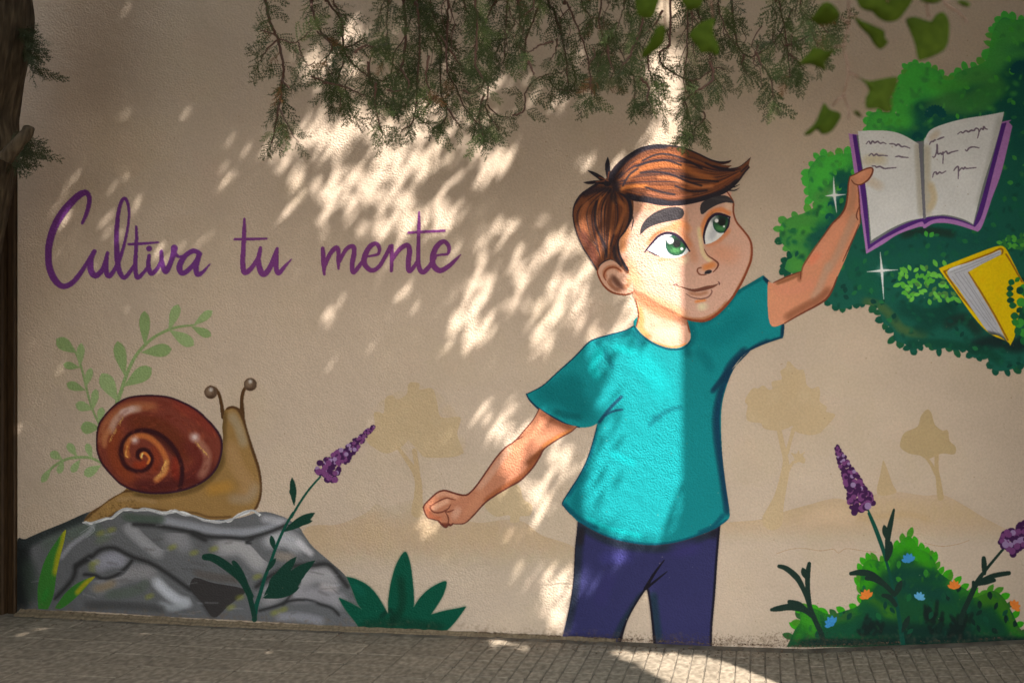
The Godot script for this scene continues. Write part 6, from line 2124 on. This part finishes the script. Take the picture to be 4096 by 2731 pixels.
		for i in range(1, p.size()):
			run += p[i].distance_to(p[i - 1]) * l[1] * 62.0
			while run > 1.0:
				run -= 1.0
				var t := float(i) / p.size()
				if rng.randf() > 0.35 + t * 0.8:
					continue
				var d := (p[i] - p[i - 1]).normalized()
				var side := d.cross(Vector3(0, 0, 1)).normalized() * (1.0 if rng.randf() < 0.5 else -1.0)
				var dir := (d * rng.randf_range(0.3, 1.2) + side * rng.randf_range(0.2, 1.0) + Vector3(0, -0.35, rng.randf_range(-0.4, 0.4)))
				wh.append(frond_at(p[i] + d * rng.randf_range(-0.01, 0.01), dir, rng.randf_range(0.042, 0.092)))
				var g := rng.randf_range(0.7, 1.25)
				var right := clampf((p[i].x + base.x + 0.1) / 0.6, 0, 1)
				ti.append(Color(0.042, 0.058, 0.019).lerp(Color(0.09, 0.15, 0.045), right * (0.7 if rng.randf() < 0.6 else 0.2)) * g)
				if rng.randf() < 0.10:
					ti[-1] = Color(0.10, 0.135, 0.045)
				if rng.randf() < 0.03:
					ti[-1] = Color(0.15, 0.075, 0.03)
		wh.append(frond_at(p[p.size() - 1], p[p.size() - 1] - p[p.size() - 3], 0.05))
		ti.append(Color(0.06, 0.07, 0.028))
		spray(o, wh, ti)
		n += wh.size()
	# bare whips crossing between the branches
	for i in 46:
		var x := rng.randf_range(1500, 3250)
		var y := rng.randf_range(-60, 210)
		var z := rng.randf_range(1.05, 1.4)
		var p := PackedVector3Array()
		var dx := rng.randf_range(-70, 70)
		for k in 5:
			p.append(at(x + dx * k / 4.0 + sin(k * 1.7 + i) * 14, y + k * rng.randf_range(28, 48), z) - base)
		p = spline3(p, 4)
		var r := PackedFloat32Array()
		for k in p.size():
			r.append(lerpf(0.0022, 0.0007, float(k) / p.size()))
		var s := tool(true)
		tube_into(s, p, r, 5, 0.1)
		obj("twig", done(s, true), twig, tree)

# ---------------------------------------------------------------- ivy
func build_ivy():
	var lm := mat(Color.WHITE, 0.8)
	lm.metallic_specular = 0.12
	lm.albedo_texture = noise_tex(0.03, lin(0.021, 0.034, 0.003), lin(0.043, 0.064, 0.006), 81, 3, 256)
	lm.uv1_triplanar = true
	lm.uv1_scale = Vector3(7, 7, 7)
	lm.backlight_enabled = true
	lm.backlight = Color(0.2, 0.22, 0.03)
	var sm2 := mat(lin(0.16, 0.09, 0.065), 0.8)
	var vines := [
		["ivy vine with blurred green leaves dangling beside the painted open book", 3072, 0, [[740, -160, 742, 0, 746, 220, 702, 420, 742, 660, 702, 870, 744, 1000, 742, 1085], [702, 424, 650, 420, 600, 432], [742, 662, 790, 680, 850, 716], [702, 872, 650, 910, 590, 970], [746, 220, 700, 180, 640, 140], [746, 120, 790, 140, 830, 170]],
			[[400, 175, 440, 110, 500, 30, 570, 20, 640, 80, 662, 140, 600, 210, 480, 225], [285, 580, 370, 490, 430, 430, 560, 465, 620, 435, 570, 520, 520, 580, 548, 645, 470, 620, 400, 592, 330, 595], [330, 1230, 430, 1130, 480, 1020, 520, 942, 570, 1000, 672, 1040, 650, 1120, 580, 1210, 500, 1232, 450, 1190, 390, 1236], [832, 705, 930, 740, 1050, 720, 1170, 702, 1198, 740, 1160, 850, 1130, 920, 1142, 1012, 1080, 1030, 1010, 1000, 908, 992, 900, 900, 930, 830, 890, 760], [798, 155, 880, 190, 970, 230, 1072, 280, 1078, 340, 1108, 385, 1040, 452, 980, 410, 930, 330, 870, 270, 820, 212], [788, 1022, 830, 1018, 870, 1082, 820, 1062]], 2.38],
		["ivy vine with two broad dark leaves dangling at the top right corner", 3072, 0, [[1450, -160, 1455, 0, 1480, 160], [1100, -200, 1120, -100, 1100, 20], [1560, -120, 1640, 40, 1740, 100, 1800, 160, 1835, 205]],
			[[830, -70, 838, 50, 900, 95, 960, 110, 1010, 160, 1100, 202, 1200, 180, 1270, 100, 1322, 20, 1345, -80, 1100, -150], [1268, 182, 1340, 150, 1420, 170, 1500, 192, 1540, 140, 1600, 108, 1652, 150, 1672, 250, 1650, 420, 1560, 500, 1420, 552, 1380, 540, 1350, 400, 1300, 270], [1735, 10, 1800, 2, 1862, 30, 1850, 62, 1790, 52], [1400, -10, 1500, -60, 1600, -30, 1590, 10, 1530, 32, 1440, 20], [1770, 130, 1800, 140, 1838, 205, 1800, 180]], 2.42],
		["ivy vine with blurred leaves hanging in front of the juniper sprays", 2048, 0, [[1820, -160, 1830, 0, 1850, 170], [1400, -160, 1405, 0, 1405, 240], [1250, -160, 1250, -40]],
			[[1632, 310, 1700, 230, 1790, 180, 1862, 172, 1852, 300, 1902, 420, 1890, 505, 1820, 480, 1740, 482, 1700, 420, 1650, 360], [1330, 250, 1400, 228, 1412, 300, 1390, 400, 1300, 482, 1198, 532, 1200, 470, 1260, 380], [1150, -50, 1350, -70, 1335, 60, 1280, 165, 1180, 152, 1138, 80], [1560, -50, 1750, -70, 1740, 50, 1640, 95, 1590, 60]], 2.32]]
	for v in vines:
		var z: float = v[5]
		var o := thing("ivy_vine", v[0], "vine", at(v[1] + v[3][0][0] * 0.43556, v[3][0][1] * 0.43556, z), "ivy vines hanging at the upper right")
		for q in v[3]:
			var p := PackedVector3Array()
			for i in range(0, q.size(), 2):
				p.append(at(v[1] + q[i] * 0.43556, v[2] + q[i + 1] * 0.43556, z + 0.01 * sin(i)) - o.position)
			p = spline3(p, 6)
			var r := PackedFloat32Array()
			for i in p.size():
				r.append(0.00115)
			var s := tool(true)
			tube_into(s, p, r, 7, 0.1)
			obj("stem", done(s, true), sm2, o)
		for q in v[4]:
			var zz := z + rng.randf_range(-0.03, 0.03)
			var pl := PackedVector2Array()
			for i in range(0, q.size(), 2):
				pl.append(Vector2(q[i], q[i + 1]))
			pl = sm(pl, true, 4)
			var c := Vector2.ZERO
			for w in pl:
				c += w
			c /= pl.size()
			var tilt := Vector2(rng.randf_range(-1, 1), rng.randf_range(-1, 1)) * 0.00008
			var s := tool(true)
			for i in pl.size():
				var a := pl[i]
				var b := pl[(i + 1) % pl.size()]
				var ma := c.lerp(a, 0.5)
				var mb := c.lerp(b, 0.5)
				var f := func(t: Vector2, bulge: float) -> Vector3:
					var d := t - c
					return at(v[1] + t.x * 0.43556, v[2] + t.y * 0.43556, zz + d.dot(tilt) + bulge) - o.position
				var c3: Vector3 = f.call(c, 0.0)
				var a3: Vector3 = f.call(ma, 0.003)
				var b3: Vector3 = f.call(mb, 0.003)
				var e3: Vector3 = f.call(a, -0.004)
				var g3: Vector3 = f.call(b, -0.004)
				for w in [c3, a3, b3]:
					s.add_vertex(w)
				quad(s, a3, e3, g3, b3)
			obj("leaf", done(s, true), lm, o)

func build_debris():
	var s := tool()
	for v in [[0, 0.5, 0, 1, 0, 0, 0, 0, 1], [0, 0.5, 0, 0, 0, 1, -1, 0, -0.2], [0, 0.5, 0, -1, 0, -0.2, 0, 0, -0.9], [0, 0.5, 0, 0, 0, -0.9, 1, 0, 0]]:
		for i in 3:
			s.add_vertex(Vector3(v[i * 3], v[i * 3 + 1], v[i * 3 + 2]))
	var mm := MultiMesh.new()
	mm.transform_format = MultiMesh.TRANSFORM_3D
	mm.use_colors = true
	mm.mesh = done(s)
	mm.instance_count = 900
	for i in 900:
		var x := (rng.randf_range(100, 4000) - CX) * PX if i % 3 == 0 else (rng.randf_range(1900, 3600) - CX) * PX
		var z := 0.008 + pow(rng.randf(), 2.5) * 0.14
		var l := rng.randf_range(0.0015, 0.005)
		var y := level(x) + (0.014 if z < 0.03 else 0.001)
		mm.set_instance_transform(i, Transform3D(Basis(Vector3(0, 1, 0), rng.randf() * TAU).scaled_local(Vector3(l * rng.randf_range(1, 2.4), l, l)), Vector3(x, y, z)))
		mm.set_instance_color(i, Color(0.09, 0.06, 0.04) * rng.randf_range(0.6, 2.0))
	var o := MultiMeshInstance3D.new()
	o.name = "dry_litter"
	o.multimesh = mm
	var m := mat(Color.WHITE, 0.95)
	m.vertex_color_use_as_albedo = true
	o.material_override = m
	add_child(o)
	tag(o, "crumbs of dry litter along the foot of the wall", "litter", "", "stuff")
